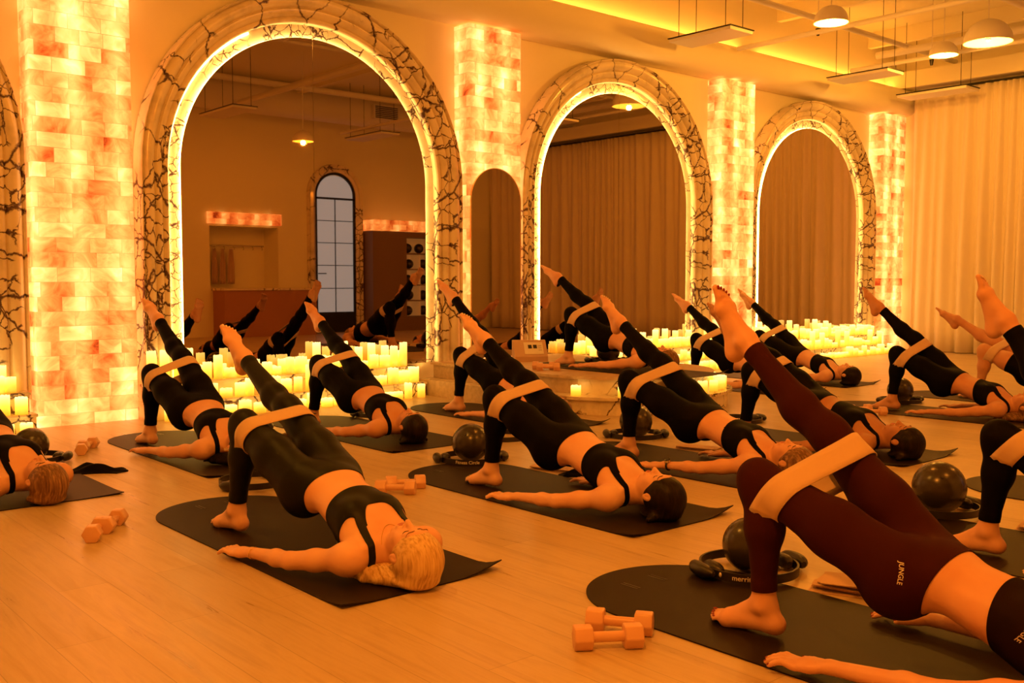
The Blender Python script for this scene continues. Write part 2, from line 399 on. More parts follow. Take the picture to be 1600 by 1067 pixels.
for i, x in enumerate(AX):
    r = empty('marble_arch_surround', (x, 0, Z0))
    mb = MB(); arch_sweep(mb, RM+.115, 0, MOULD, zs=ZS-Z0); mb.build('moulding', M['marble'], r, angle=60)
    mb = MB(); arch_sweep(mb, RM-.01, 0, [(0, 7.868), (.127, 7.862)], zs=ZS-Z0); mb.build('inner_band', M['marble_fine'], r)
    tag(r, 'veined marble arch surround '+ordn[i], 'arch', 'marble arch surrounds')
    r = empty('arched_mirror', (x, 0, Z0))
    for s in (-1, 1):
        pane(MB(), RM, 0, 7.838, s, zs=ZS-Z0).build('mirror_pane', M['mirror'], r, smooth=False)
    mb = MB(); arch_sweep(mb, RM-.004, .0, [(0, 7.846), (.006, 7.846), (.006, 7.864)], zs=ZS-Z0); mb.build('light_strip', M['led'], r)
    # second strip tucked into the step of the moulding, on the left jamb and shoulder only
    P = arch_path(RM+.11, 0, zs=ZS-Z0)[:17]
    mb = MB().sweep([(p[0], 0, p[1]) for p in P], [(0, 7.852), (-.016, 7.852), (-.016, 7.862)], frames=[((p[2], 0, p[3]), (0, 1, 0)) for p in P])
    mb.build('light_strip', M['led'], r)
    tag(r, mirn[i], 'mirror', 'large backlit arched mirrors')
# narrow mirror on the second pillar
r = empty('pillar_mirror', (6.43, 0, .30))
mb = MB()
for s in (-1, 1): pane(mb, .318, 0, 7.632, s, zs=1.86-.3, gap=0)
mb.build('mirror_pane', M['mirror'], r, smooth=False)
mb = MB(); arch_sweep(mb, .318, 0, [(0, 7.631), (.008, 7.631), (.008, 7.649)], zs=1.86-.3); mb.build('mirror_edge', M['gold'], r)
tag(r, 'narrow arched mirror mounted on the glowing salt pillar', 'mirror')

# ------------------------------------------------------------------ stepped marble ledges
TIER = [(7.44, .13), (7.60, .27)]   # front y, top z
SPANS = [(-1.1, 2.04), (2.84, 5.43), (7.47, 10.07), (10.80, 13.9)]
where = ['beyond the left edge', 'under the largest arched mirror', 'under the middle arched mirror', 'under the smallest arched mirror']
for k, (a, b) in enumerate(SPANS):
    r = empty('marble_ledge', ((a+b)/2, 7.7, 0)); h = (b-a)/2
    for (y, z), z0 in zip(TIER, (0, .13)):
        mb = MB(); mb.box(-h+.01, h-.01, y-7.7+.012, YW-7.7-.001, z0, z-.022); mb.box(-h, h, y-7.7, YW-7.7-.001, z-.022, z, .006)
        mb.build('step', M['marble'], r, smooth=False)
    tag(r, 'two-step veined marble ledge '+where[k]+', crowded with candles', 'ledge', 'stepped marble ledges')

# ------------------------------------------------------------------ podium
PCX, PCY = 6.45, 6.0
def d_shape(R, y1, n=48, arc_only=False):
    arc = [(R*math.cos(PI+PI*i/n), R*math.sin(PI+PI*i/n)) for i in range(n+1)]
    if arc_only: return arc
    return [(-R, y1)] + arc + [(R, y1)]
def slab(mb, out, z0, z1):
    n = len(out); vs = [(x, y, z0) for x, y in out]+[(x, y, z1) for x, y in out]
    return mb.poly(vs, [tuple(range(n))[::-1], tuple(range(n, 2*n))]+[(i, (i+1) % n, n+(i+1) % n, n+i) for i in range(n)])
pod = empty('podium', (PCX, PCY, 0))
yb = 7.64-PCY
slab(MB(), d_shape(.96, yb), 0, .12).build('lower_step', M['marble_fine'], pod, angle=30)
slab(MB(), d_shape(1.0, yb), .12, .145).build('lower_step_top', M['marble_fine'], pod, angle=30)
slab(MB(), d_shape(.80, yb), .145, .27).build('upper_step', M['marble_fine'], pod, angle=30)
slab(MB(), d_shape(.84, yb), .27, .292).build('deck', M['wood'], pod, angle=30)
for sg in (-1, 1):
    for R_, z0, z1 in ((1.004, 0, .1455), (.804, .1455, .2695)):
        pts = [(sg*R_, yb), (sg*R_, .8), (sg*R_, 0)]+[(sg*R_*math.cos(a), -R_*math.sin(a)) for a in np.linspace(.04, .34, 8)]
        mb = MB(); mb.poly([(x, y, z) for z in (z0, z1) for x, y in pts]+[(x*.99, y, z1) for x, y in pts], [(i, i+1, len(pts)+i+1, len(pts)+i) for i in range(len(pts)-1)]+[(len(pts)+i, len(pts)+i+1, 2*len(pts)+i+1, 2*len(pts)+i) for i in range(len(pts)-1)])
        mb.build('side_panel', M['wood'], pod, angle=30)
tag(pod, 'low rounded two-step podium with marble front and wooden deck', 'podium')

# ------------------------------------------------------------------ curtain
def curtain():
    r = empty('curtain', (14.5, (YB+7.45)/2, 0)); L = (7.45-YB)
    rng = random.Random(4); n = 900; rows = 10; ph = 0; xs = []
    amp = .06
    for i in range(n+1):
        y = -L/2+L*i/n; ph += 2*PI*L/n/(.30+.08*math.sin(y*1.3)+.07*math.sin(y*3.1+1)); a = amp*(.7+.3*math.sin(y*2.2)+.25*math.sin(5.1*y))
        xs.append((y, ph, a))
    vs = []; fs = []
    for j in range(rows+1):
        z = .012+3.86*j/rows
        for (y, p, a) in xs:
            k = .6+.4*math.sin(j*.35+1); x = a*k*math.sin(p)+.018*math.sin(2*p+j*.25)+.01*math.sin(y*9+j*.4)
            vs.append((x, y+.02*math.cos(p)*k, z))
    for j in range(rows):
        for i in range(n): q = j*(n+1)+i; fs.append((q, q+1, q+n+2, q+n+1))
    o = raw_mesh('curtain_panel', vs, fs, M['curtain'], r)
    so = o.modifiers.new('t', 'SOLIDIFY'); so.thickness = .004
    MB().box(-.02, .02, -L/2, L/2, 3.875, 3.905).build('curtain_track', M['black_metal'], r, smooth=False)
    tag(r, 'floor-length cream curtain with soft pleats across the right wall', 'curtain')
curtain()

# ------------------------------------------------------------------ ceiling services
def pipe(name, a, b, r, m, label, cat='pipe', group=None):
    a = Vector(a); b = Vector(b); o = MB().cyl((0, 0, 0), b-a, r, seg=16).build(name, m); o.location = a; return tag(o, label, cat, group)
for k, (y, z) in enumerate([(6.95, 4.3), (5.1, 4.35), (3.4, 4.3), (.6, 4.3)]):
    pipe('ceiling_pipe', (XL, y, z), (XC, y, z), [.035, .05, .03, .05][k], M['white_metal'],
         ['thin white pipe under the ceiling, nearest the mirror wall', 'white pipe under the ceiling above the podium front', 'thin white pipe under the ceiling above the middle mats', 'white pipe under the ceiling nearest the door wall'][k], 'pipe', 'white ceiling pipes')
for k, (x, z, r_) in enumerate([(10.05, 3.86, .028), (12.62, 3.95, .028), (8.0, 4.2, .05), (13.3, 4.25, .05)]):
    pipe('sprinkler_pipe', (x, YB+1.35, z), (x, 7.4, z), r_, M['white_metal'],
         ['low white sprinkler pipe crossing above the third salt pillar', 'low white sprinkler pipe near the smallest arch', 'thick white pipe crossing left of the middle arch', 'thick white pipe crossing near the curtain'][k], 'pipe', 'pipes crossing towards the mirror wall')
for k in range(8):
    x = -2.5+2.35*k
    o = MB().box(-.05, .05, -(YW-YB)/2, (YW-YB)/2, -.22, 0).build('ceiling_joist', M['plaster'], smooth=False); o.location = (x, (YW+YB)/2, ZC)
    struct(o)
o = MB().box(XL, XC, 4.2, 4.4, 4.35, ZC).build('ceiling_beam', M['plaster'], smooth=False); struct(o)
o = MB().cyl((0, 0, 0), (XC-XL-.4, 0, 0), .28, seg=32).build('air_duct', M['white_metal']); o.location = (XL+.2, -1.2, 4.38)
tag(o, 'large round white air duct along the door wall, seen in the mirror', 'duct')
r = empty('air_vent', (11.1, -.885, 4.36)); MB().box(-.3, .3, -.03, .03, -.14, .14).build('vent_frame', M['white_metal'], r, smooth=False)
mb = MB()
for j in range(7): mb.box(-.26, .26, .032, .045, -.115+j*.035, -.1+j*.035)
mb.build('vent_louvre', M['black_metal'], r, smooth=False); tag(r, 'rectangular vent on the round air duct, seen in the mirror', 'vent')

def heater(x, y0, y1, label):
    r = empty('ceiling_heater_panel', (x, (y0+y1)/2, 3.70)); h = (y1-y0)/2
    MB().box(-.2, .2, -h, h, 0, .035, .004).build('panel', M['white_metal'], r, smooth=False)
    MB().box(-.21, .21, -h-.01, h+.01, .036, .046).build('rim', M['black_metal'], r, smooth=False)
    for sx in (-.15, .15):
        for sy in (-h+.1, h-.1): MB().cyl((sx, sy, .046), (sx, sy, ZC-3.70), .004, seg=6).build('suspension_wire', M['black_metal'], r)
    tag(r, label, 'heater', 'flat hanging heater panels')
heater(8.85, 6.47, 7.3, 'flat white heater panel hanging above the middle arch')
heater(12.06, 6.45, 7.3, 'flat white heater panel hanging above the smallest arch')
heater(13.9, 6.3, 7.3, 'flat white heater panel hanging in front of the curtain top')
heater(5.2, 5.6, 6.8, 'flat white heater panel above the largest arch, outside the frame')
for x, y0, t in ((11.6, 2.6, 'high in front of the curtain, right of the dome lamps'), (7.0, .2, 'over the middle of the room, seen only in mirrors'), (10.2, -.6, 'nearest the arched door, seen in the mirror'), (4.0, .2, 'over the front of the room')):
    heater(x, y0, y0+1.2, 'flat white heater panel hanging '+t)
def pendant(x, y, z, W, label):
    r = empty('dome_pendant', (x, y, z))
    R = .17 if x != 11.6 else .26; prof = [(R*math.sin(a), R*math.cos(a)*.95-.02) for a in [PI/2*i/12 for i in range(13)]]
    o = MB().lathe(prof+[(R+.004, -.035), (R-.004, -.035)]+[(p[0]*.95, p[1]*.95-.003) for p in prof[::-1]], 36).build('dome_shade', M['white_metal'], r)
    MB().cyl((0, 0, .14), (0, 0, ZC-z), .006, seg=8).build('cord', M['white_metal'], r)
    MB().ball((0, 0, .005), .03, 16).build('bulb', M['bulb'], r)
    tag(r, label, 'lamp', 'white dome pendant lamps')
    ld = bpy.data.lights.new('pendant_light', 'POINT'); ld.energy = W; ld.color = AMBER if y < 3.9 else AMBER_BACK; ld.shadow_soft_size = .04
    l = link(bpy.data.objects.new('pendant_light', ld)); l.parent = r; l.location = (0, 0, -.055)
plab = ['above the front left corner of the room', 'above the front mats', 'above the left rows of mats', 'above the middle rows of mats', 'above the right front mats', 'left of the two domes at the top of the picture', 'right of the two domes near the top right corner', 'farthest one, small, in front of the curtain']
for p, t in zip(LAMPS, plab): pendant(*p, 'white dome pendant lamp, '+t)
for x, y, t in ((10.35, 6.5, 'left one above the middle arch'), (12.9, 6.4, 'right one above the smallest arch')):
    r = empty('fire_sprinkler', (x, y, 4.0)); MB().cyl((0, 0, -.02), (0, 0, ZC-4.0), .006, seg=8).build('drop_pipe', M['white_metal'], r)
    MB().cyl((0, 0, -.1), (0, 0, -.02), .016, .03, seg=12).build('nozzle', M['black_metal'], r); tag(r, 'small dark sprinkler head, '+t, 'sprinkler', 'sprinkler heads')

# ------------------------------------------------------------------ door wall (seen in the mirrors)
r = struct(empty('door_1', (10.7, YB, 0)))
DW, DS = .47, 2.8
def arch_panel(mb, R, z0, y0, y1, zs):
    n = 24; pts = [(R, z0)]+[(R*math.cos(PI*i/n), zs+R*math.sin(PI*i/n)) for i in range(n+1)]+[(-R, z0)]; k = len(pts)
    return mb.poly([(x, y0, z) for x, z in pts]+[(x, y1, z) for x, z in pts], [tuple(range(k)), tuple(range(2*k-1, k-1, -1))]+[(i, (i+1) % k, k+(i+1) % k, k+i) for i in range(k)])
arch_panel(MB(), DW-.03, .42, .012, .02, DS-.03).build('glass_pane', M['frost'], r, smooth=False)
mb = MB(); mb.box(-DW, DW, .01, .04, 0, .42)
P = arch_path(DW, .42, 24, zs=DS); mb.sweep([(p[0], 0, p[1]) for p in P], [(0, .01), (0, .045), (-.045, .045), (-.045, .01)], frames=[((p[2], 0, p[3]), (0, 1, 0)) for p in P])
mb.box(-DW, DW, .01, .045, 2.72, 2.76); mb.box(-.008, .008, .02, .035, .42, 2.72)
for z in (.9, 1.37, 1.83, 2.28): mb.box(-DW, DW, .02, .035, z, z+.014)
mb.build('door_frame', M['black_metal'], r, smooth=False)
MB().box(-.42, -.24, .05, .075, 1.2, 1.22).build('door_handle', M['black_metal'], r, smooth=False)
r = empty('marble_door_surround', (10.7, 0, 0)); mb = MB(); P = arch_path(DW+.01, 0, 30, zs=DS)
mb.sweep([(p[0], 0, p[1]) for p in P], [(0, YB+.001), (0, YB+.06), (.05, YB+.09), (.1, YB+.06), (.15, YB+.09), (.16, YB+.001)], frames=[((p[2], 0, p[3]), (0, 1, 0)) for p in P])
mb.build('moulding', M['marble'], r); tag(r, 'veined marble surround of the tall arched glass door, seen in the mirror', 'door surround')
for x0, x1, d, z, t in ((NX0-.05, NX1+.05, .06, 2.14, 'above the towel niche'), (11.38, 13.02, .42, 2.11, 'on top of the ball cabinet')):
    o = uv_box('salt_light_strip', -(x1-x0)/2, (x1-x0)/2, 0, d, 0, .22, M['salt'], None, d*20)
    o.location = ((x0+x1)/2, YB+.002+d, z); o.rotation_euler = (0, 0, PI)
    tag(o, 'glowing salt brick strip '+t+', seen in the mirror', 'light', 'salt light strips on the door wall')
r = empty('reception_counter', (9.0, YB, 0)); MB().box(-.95, .98, .001, .5, 0, .88).build('counter_front', M['terracotta'], r, smooth=False)
MB().box(-.98, 1.01, .001, .53, .88, .92, .005).build('counter_top', M['marble'], r, smooth=False)
tag(r, 'low terracotta counter below the towel niche, seen in the mirror', 'counter')
r = empty('towel_rail', (8.7, YB-.5, 1.75)); MB().cyl((-.66, 0, 0), (.66, 0, 0), .012, seg=10).build('rail', M['chrome'], r)
for j in range(7): MB().tube([(-.6+j*.2, 0, 0), (-.6+j*.2, .05, -.03), (-.6+j*.2, .07, -.07), (-.6+j*.2, .04, -.08)], .006, 6).build('hook', M['chrome'], r)
tag(r, 'chrome hook rail inside the towel niche', 'rail')
ORD4 = ['first', 'second', 'third', 'fourth']
for j in range(4):
    x = 8.12+j*.17; rng = random.Random(j); vs = []; fs = []; nn = 12
    for a in range(9):
        for b in range(nn+1):
            t = b/nn; vs.append(((t-.5)*(.06+.07*min(1, a/4)), .02*math.sin(t*PI*5+j)+.01, -a*.085))
    for a in range(8):
        for b in range(nn): q = a*(nn+1)+b; fs.append((q, q+1, q+nn+2, q+nn+1))
    o = raw_mesh('hanging_towel', vs, fs, M['towel']); o.location = (x, YB-.44, 1.68); o.modifiers.new('t', 'SOLIDIFY').thickness = .012
    tag(o, 'beige towel hanging on the niche hook rail, %s from the left in the mirror' % ORD4[j], 'towel', 'towels hanging in the niche')
r = empty('ball_cabinet', (12.17, YB, 0))
mb = MB(); mb.box(-.8, .05, .001, .4, 0, 2.1); mb.box(.05, .85, .001, .02, 0, 2.1); mb.box(.8, .85, .02, .4, 0, 2.1); mb.box(.05, .8, .02, .4, 1.98, 2.1); mb.box(.05, .8, .02, .4, 0, .3)
mb.build('cabinet_body', M['dark_wood'], r, smooth=False)
MB().box(.051, .799, .021, .03, .3, 1.98).build('back_panel', M['lit_shelf'], r, smooth=False)
for j in range(1, 5): MB().box(.05, .8, .031, .4, .3+j*.335-.012, .3+j*.335+.012).build('shelf', M['dark_wood'], r, smooth=False)
MB().box(.40, .42, .031, .38, .313, 1.62).build('divider', M['lit_shelf'], r, smooth=False)
tag(r, 'dark cabinet of lit cubbyholes holding exercise balls, seen in the mirror', 'cabinet')
bp = None
for j in range(5):
    for x in ((12.49, 12.80, 12.97) if j == 4 else (12.50, 12.62, 12.9) if j in (0, 2) else (12.53, 12.9)):
        R = .105 if j < 4 or x < 12.9 else .075
        if j in (0, 2) and x == 12.62: continue
        if x == 12.97: continue
        if bp is None: bp = MB().ball((0, 0, 0), 1, 20).build('exercise_ball', M['ball']); o = bp
        else: o = bp.copy(); C.objects.link(o)
        o.scale = (R,)*3; o.location = (x-.13, YB+.21, .3+j*.335+.0125+R)
        tag(o, 'dark exercise ball, %s side of the %s cabinet cubbyhole row, seen in the mirror' % ('left' if x < 12.7 else 'right', ['lowest', 'second lowest', 'middle', 'second highest', 'top'][j]), 'ball', 'exercise balls in the cabinet')

for k in range(5):  # unseen strips, added on top of the bulkhead to brighten the ceiling
    x0 = XL+.3+k*3.8; r = empty('ceiling_fill_strip', (x0+1.8, 7.80, 4.0))
    MB().box(-1.7, 1.7, -.02, .02, 0, .02).build('light_strip', M['cove'], r, smooth=False)
    tag(r, 'hidden amber strip added on the bulkhead to brighten the ceiling, '+['outside the left edge', 'above the left pillar', 'above the second pillar', 'above the third pillar', 'in the far corner'][k], 'light', 'added ceiling fill strips')
# ------------------------------------------------------------------ candles
CM = {}
def candle(x, y, z, r, h, label, group):
    key = (round(r, 3), round(h, 2))
    if key not in CM:
        rg = random.Random(len(CM)); seg = 20
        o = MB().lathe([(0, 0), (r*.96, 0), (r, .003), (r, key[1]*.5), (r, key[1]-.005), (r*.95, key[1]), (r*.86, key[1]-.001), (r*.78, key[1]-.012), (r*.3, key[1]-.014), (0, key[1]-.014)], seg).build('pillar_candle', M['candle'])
        w_ = MB().cyl((0, 0, key[1]-.014), (.002, 0, key[1]+.002), .0016, seg=6).build('wick', M['lash'], o)
        for v in o.data.vertices:
            if v.co.z > key[1]-.006: v.co.z += .004*math.sin(3*math.atan2(v.co.y, v.co.x)+rg.random()*6)
        CM[key] = o
    else:
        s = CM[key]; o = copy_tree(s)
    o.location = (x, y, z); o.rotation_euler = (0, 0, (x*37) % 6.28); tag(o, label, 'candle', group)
crng = random.Random(11)
ORD = ['first', 'second', 'third', 'fourth', 'fifth', 'sixth', 'seventh', 'eighth', 'ninth', 'tenth', 'eleventh', 'twelfth', 'thirteenth', 'fourteenth', 'fifteenth', 'sixteenth',
       'seventeenth', 'eighteenth', 'nineteenth', 'twentieth'] + ['twenty-'+t for t in ('first', 'second', 'third', 'fourth', 'fifth', 'sixth', 'seventh', 'eighth', 'ninth')] + ['thirtieth', 'thirty-first', 'thirty-second']
HT = {'short': [.07, .08, .09], 'medium': [.11, .12, .14], 'tall': [.19, .22, .25]}
def row(a, b, y, z, wts, lab, n, jit=.02, arc=None):
    x = a; placed = []
    step = (b-a)/n
    for k in range(n):
        kind = crng.choices(['short', 'medium', 'tall'], wts)[0]
        r = crng.choice([.036, .042, .05]) if kind != 'tall' else .036; h = crng.choice(HT[kind])
        px = a+step*(k+.5)+crng.uniform(-1, 1)*(step/2-r)*.9; py = y+crng.uniform(-jit, jit)
        if any((px-q[0])**2+(py-q[1])**2 < (r+q[2]+.003)**2 for q in placed): continue
        placed.append((px, py, r))
        placed[-1] += (kind, h)
    placed.sort()
    for k, (px, py, r, kind, h) in enumerate(placed):
        candle(px, py, z, r, h, f'{kind} glowing candle, {ORD[k]} from left {lab}', 'candles '+lab)
aw = ['by the left frame edge', 'under the largest arch', 'under the middle arch', 'under the smallest arch']
for k, (a, b) in enumerate(SPANS):
    if k == 0: a = .9
    L = b-a; d = L/.105
    row(a+.05, b-.05, 7.375, 0, (6, 3, 0), 'in the floor row '+aw[k], int(d*.85), .012)
    row(a+.05, b-.05, 7.52, .13, (4, 5, 2), 'on the lower step '+aw[k], int(d*.95), .02)
    row(a+.05, b-.05, 7.665, .27, (2, 5, 2), 'in upper step front row '+aw[k], int(d*.95), .004)
    row(a+.05, b-.05, 7.775, .27, (1, 4, 5), 'in upper step back row '+aw[k], int(d*.7), .003)
# podium ledge
for k in range(13):
    ang = PI*1.12+PI*.80*k/12
    r = crng.choice([.036, .042]) if k < 8 else .046; h = crng.choice([.08, .09, .1])
    if k in (1, 4): continue
    candle(PCX+.905*math.cos(ang), PCY+.905*math.sin(ang), .145, r, h, 'short glowing candle, %s from the left on the rounded ledge of the podium' % ORD[k-(k > 1)-(k > 4)], 'candles on the podium ledge')
# ------------------------------------------------------------------ podium sign
r = empty('wedge_sign', (6.40, 7.10, .292), math.radians(-32))
vs = [(-.16, -.1, 0), (.16, -.1, 0), (.16, .1, 0), (-.16, .1, 0), (-.16, -.1, .05), (.16, -.1, .05), (.16, .05, .2), (-.16, .05, .2), (.16, .1, .2), (-.16, .1, .2)]
MB().poly(vs, [(0, 1, 2, 3), (0, 1, 5, 4), (4, 5, 6, 7), (7, 6, 8, 9), (9, 8, 2, 3), (1, 2, 8, 6, 5), (0, 3, 9, 7, 4)]).build('wedge_stand', M['towel'], r, smooth=False)
c0 = Vector((0, -.025, .125)); ux = Vector((1, 0, 0)); uy = Vector((0, .15, .15)).normalized(); nn_ = Vector((0, -1, 1)).normalized()
def plate(a, b, c, d, h, m, nm):
    vs = [c0+ux*x+uy*y+nn_*hh for hh in (h-.001, h) for x, y in ((a, c), (b, c), (b, d), (a, d))]
    MB().poly(vs, [(0, 1, 2, 3), (4, 5, 6, 7), (0, 1, 5, 4), (1, 2, 6, 5), (2, 3, 7, 6), (3, 0, 4, 7)]).build(nm, m, r, smooth=False)
plate(-.06, .125, -.075, .075, .003, M['card'], 'card')
plate(-.02, .015, -.005, .04, .005, M['ring'], 'print'); plate(.03, .065, -.005, .04, .005, M['ring'], 'print')
for j in range(3): plate(.078, .11, -.03+j*.027, -.022+j*.027, .005, M['grey_ink'], 'print')
tag(r, 'tan wedge-shaped sign with a white printed card on the podium', 'sign')
# ------------------------------------------------------------------ organic surfaces: smooth union of rounded limbs, then surface nets
def V3(*a): return np.array(a, float)
def nrm(a): return a/np.linalg.norm(a)
class Sdf:
    def __init__(s, lo, hi, h):
        s.lo = np.array(lo, np.float32); s.h = h; s.n = [int(math.ceil((b-a)/h))+1 for a, b in zip(lo, hi)]
        s.f = np.full(s.n, .06, np.float32); s.ops = []
    def _box(s, c, r):
        a = np.maximum(np.floor((c-r-s.lo)/s.h).astype(int), 0); b = np.minimum(np.ceil((c+r-s.lo)/s.h).astype(int)+1, s.n)
        return a, b
    def _apply(s, fn, lo, hi, k, mode, grp):
        if grp: s.ops.append((grp, fn))
        a = np.maximum(np.floor((lo-s.lo)/s.h).astype(int), 0); b = np.minimum(np.ceil((hi-s.lo)/s.h).astype(int)+1, s.n)
        if (b <= a).any(): return
        X = (s.lo[0]+s.h*np.arange(a[0], b[0])).astype(np.float32)[:, None, None]
        Y = (s.lo[1]+s.h*np.arange(a[1], b[1])).astype(np.float32)[None, :, None]
        Z = (s.lo[2]+s.h*np.arange(a[2], b[2])).astype(np.float32)[None, None, :]
        d = fn(X, Y, Z); v = s.f[a[0]:b[0], a[1]:b[1], a[2]:b[2]]
        if mode == 'add':
            q = np.maximum(k-np.abs(v-d), 0)/k; v[...] = np.minimum(v, d)-q*q*k*.25
        else:
            q = np.maximum(k-np.abs(v+d), 0)/k; v[...] = np.maximum(v, -d)+q*q*k*.25
    def cap(s, a, b, ra, rb=None, k=.02, sq=None, mode='add', grp=None):
        """round cone from a to b; sq=(axis, factor): squash the section along axis"""
        rb = ra if rb is None else rb; a = np.array(a, float); b = np.array(b, float); ab = b-a; L2 = float(ab@ab)+1e-12
        ax = None
        if sq is not None: ax = nrm(np.array(sq[0], float)); fct = 1/sq[1]-1
        def fn(X, Y, Z):
            px, py, pz = X-a[0], Y-a[1], Z-a[2]
            t = np.clip((px*ab[0]+py*ab[1]+pz*ab[2])/L2, 0, 1)
            qx, qy, qz = px-t*ab[0], py-t*ab[1], pz-t*ab[2]
            if ax is not None:
                w = (qx*ax[0]+qy*ax[1]+qz*ax[2])*fct; l0 = np.sqrt(qx*qx+qy*qy+qz*qz)+1e-6
                qx, qy, qz = qx+w*ax[0], qy+w*ax[1], qz+w*ax[2]
                l1 = np.sqrt(qx*qx+qy*qy+qz*qz)+1e-6; r = ra+(rb-ra)*t
                return (l1-r)*np.maximum(l0/l1, .3)
            return np.sqrt(qx*qx+qy*qy+qz*qz)-(ra+(rb-ra)*t)
        r = max(ra, rb)*1.02+max(k, .004)+.02
        s._apply(fn, np.minimum(a, b)-r, np.maximum(a, b)+r, k, mode, grp)
    def ell(s, c, r, R=None, k=.02, mode='add', grp=None):
        c = np.array(c, float); r = np.array(r, float); R = np.eye(3) if R is None else np.array(R, float)  # rows: local axes
        def fn(X, Y, Z):
            px, py, pz = X-c[0], Y-c[1], Z-c[2]
            l = [px*R[i][0]+py*R[i][1]+pz*R[i][2] for i in range(3)]
            k0 = np.sqrt((l[0]/r[0])**2+(l[1]/r[1])**2+(l[2]/r[2])**2)+1e-6
            k1 = np.sqrt((l[0]/r[0]**2)**2+(l[1]/r[1]**2)**2+(l[2]/r[2]**2)**2)+1e-6
            return k0*(k0-1)/k1
        q = max(r)+max(k, .004)+.02
        s._apply(fn, c-q, c+q, k, mode, grp)
    def mesh(s):
        f = s.f; ins = f < 0
        c = np.zeros([n-1 for n in s.n], np.int8)
        for i in (0, 1):
            for j in (0, 1):
                for k in (0, 1): c += ins[i:s.n[0]-1+i, j:s.n[1]-1+j, k:s.n[2]-1+k]
        act = np.argwhere((c > 0) & (c < 8)); N_ = len(act); idx = np.full(c.shape, -1, np.int32); idx[tuple(act.T)] = np.arange(N_)
        co = {}
        for i in (0, 1):
            for j in (0, 1):
                for k in (0, 1): co[(i, j, k)] = f[act[:, 0]+i, act[:, 1]+j, act[:, 2]+k]
        sm = np.zeros((N_, 3)); ct = np.zeros(N_)
        for p, va in co.items():
            for ax in range(3):
                if p[ax]: continue
                q = list(p); q[ax] = 1; vb = co[tuple(q)]; m = (va < 0) != (vb < 0)
                t = np.where(m, va/np.where(m, va-vb, 1), 0); pos = np.tile(np.array(p, float), (N_, 1)); pos[:, ax] += t
                sm += pos*m[:, None]; ct += m
        vs = s.lo+(act+sm/ct[:, None])*s.h
        F = []
        for ax in range(3):
            u, w = [(1, 2), (2, 0), (0, 1)][ax]
            sl0 = [slice(None)]*3; sl1 = [slice(None)]*3; sl0[ax] = slice(0, -1); sl1[ax] = slice(1, None)
            A = ins[tuple(sl0)]; B = ins[tuple(sl1)]; e = np.argwhere(A != B)
            ok = (e[:, u] > 0) & (e[:, w] > 0) & (e[:, u] < s.n[u]-1) & (e[:, w] < s.n[w]-1); e = e[ok]
            def I(du, dw):
                q = e.copy(); q[:, u] += du; q[:, w] += dw; return idx[q[:, 0], q[:, 1], q[:, 2]]
            Q = np.stack([I(-1, -1), I(0, -1), I(0, 0), I(-1, 0)], 1); fl = ~A[tuple(e.T)]
            Q[fl] = Q[fl][:, ::-1]; F.append(Q)
        F = np.concatenate(F); F = F[(F >= 0).all(1)]
        return vs, F
    def groups(s, vs):
        names = sorted({g for g, _ in s.ops}); D = np.full((len(names), len(vs)), 9.)
        X, Y, Z = vs[:, 0], vs[:, 1], vs[:, 2]
        for g, fn in s.ops: i = names.index(g); D[i] = np.minimum(D[i], fn(X, Y, Z))
        return names, D.argmin(0)
def np_mesh(name, vs, F, m, parent, loc=(0, 0, 0)):
    me = bpy.data.meshes.new(name); k = F.shape[1]
    me.vertices.add(len(vs)); me.vertices.foreach_set('co', np.asarray(vs, np.float32).ravel())
    me.loops.add(F.size); me.loops.foreach_set('vertex_index', F.astype(np.int32).ravel())
    me.polygons.add(len(F)); me.polygons.foreach_set('loop_start', np.arange(0, F.size, k, dtype=np.int32))
    me.update(calc_edges=True); me.validate()
    me.polygons.foreach_set('use_smooth', [True]*len(me.polygons)); me.materials.append(m)
    o = link(bpy.data.objects.new(name, me)); o.parent = parent; o.location = loc
    return o
def vnormals(vs, F):
    n = np.zeros_like(vs); a = vs[F]; fn = np.cross(a[:, 2]-a[:, 0], a[:, 3]-a[:, 1])
    for i in range(4): np.add.at(n, F[:, i], fn)
    return n/(np.linalg.norm(n, axis=1)[:, None]+1e-12)
def clip(vs, F, sc):
    """keep the part of the quad mesh where sc > 0; returns verts and triangles"""
    T = np.concatenate([F[:, [0, 1, 2]], F[:, [0, 2, 3]]]); c = (sc[T] > 0).sum(1)
    keep = T[c == 3]; cut = T[(c == 1) | (c == 2)]
    nv = []; em = {}; out = []
    base = len(vs)
    def cross(i, j):
        key = (i, j) if i < j else (j, i)
        if key not in em:
            t = sc[i]/(sc[i]-sc[j]); em[key] = base+len(nv); nv.append(vs[i]+(vs[j]-vs[i])*t)
        return em[key]
    for t in cut:
        t = [int(x) for x in t]; p = [sc[x] > 0 for x in t]
        if sum(p) == 1:
            i = p.index(True); a, b, c_ = t[i], t[(i+1) % 3], t[(i+2) % 3]; out.append((a, cross(a, b), cross(a, c_)))
        else:
            i = p.index(False); a, b, c_ = t[i], t[(i+1) % 3], t[(i+2) % 3]; x, y = cross(a, b), cross(a, c_)
            out += [(b, c_, y), (b, y, x)]
    V = np.concatenate([vs, np.array(nv).reshape(-1, 3)]); T2 = np.concatenate([keep, np.array(out, int).reshape(-1, 3)])
    u, inv = np.unique(T2, return_inverse=True); return V[u], inv.reshape(-1, 3)

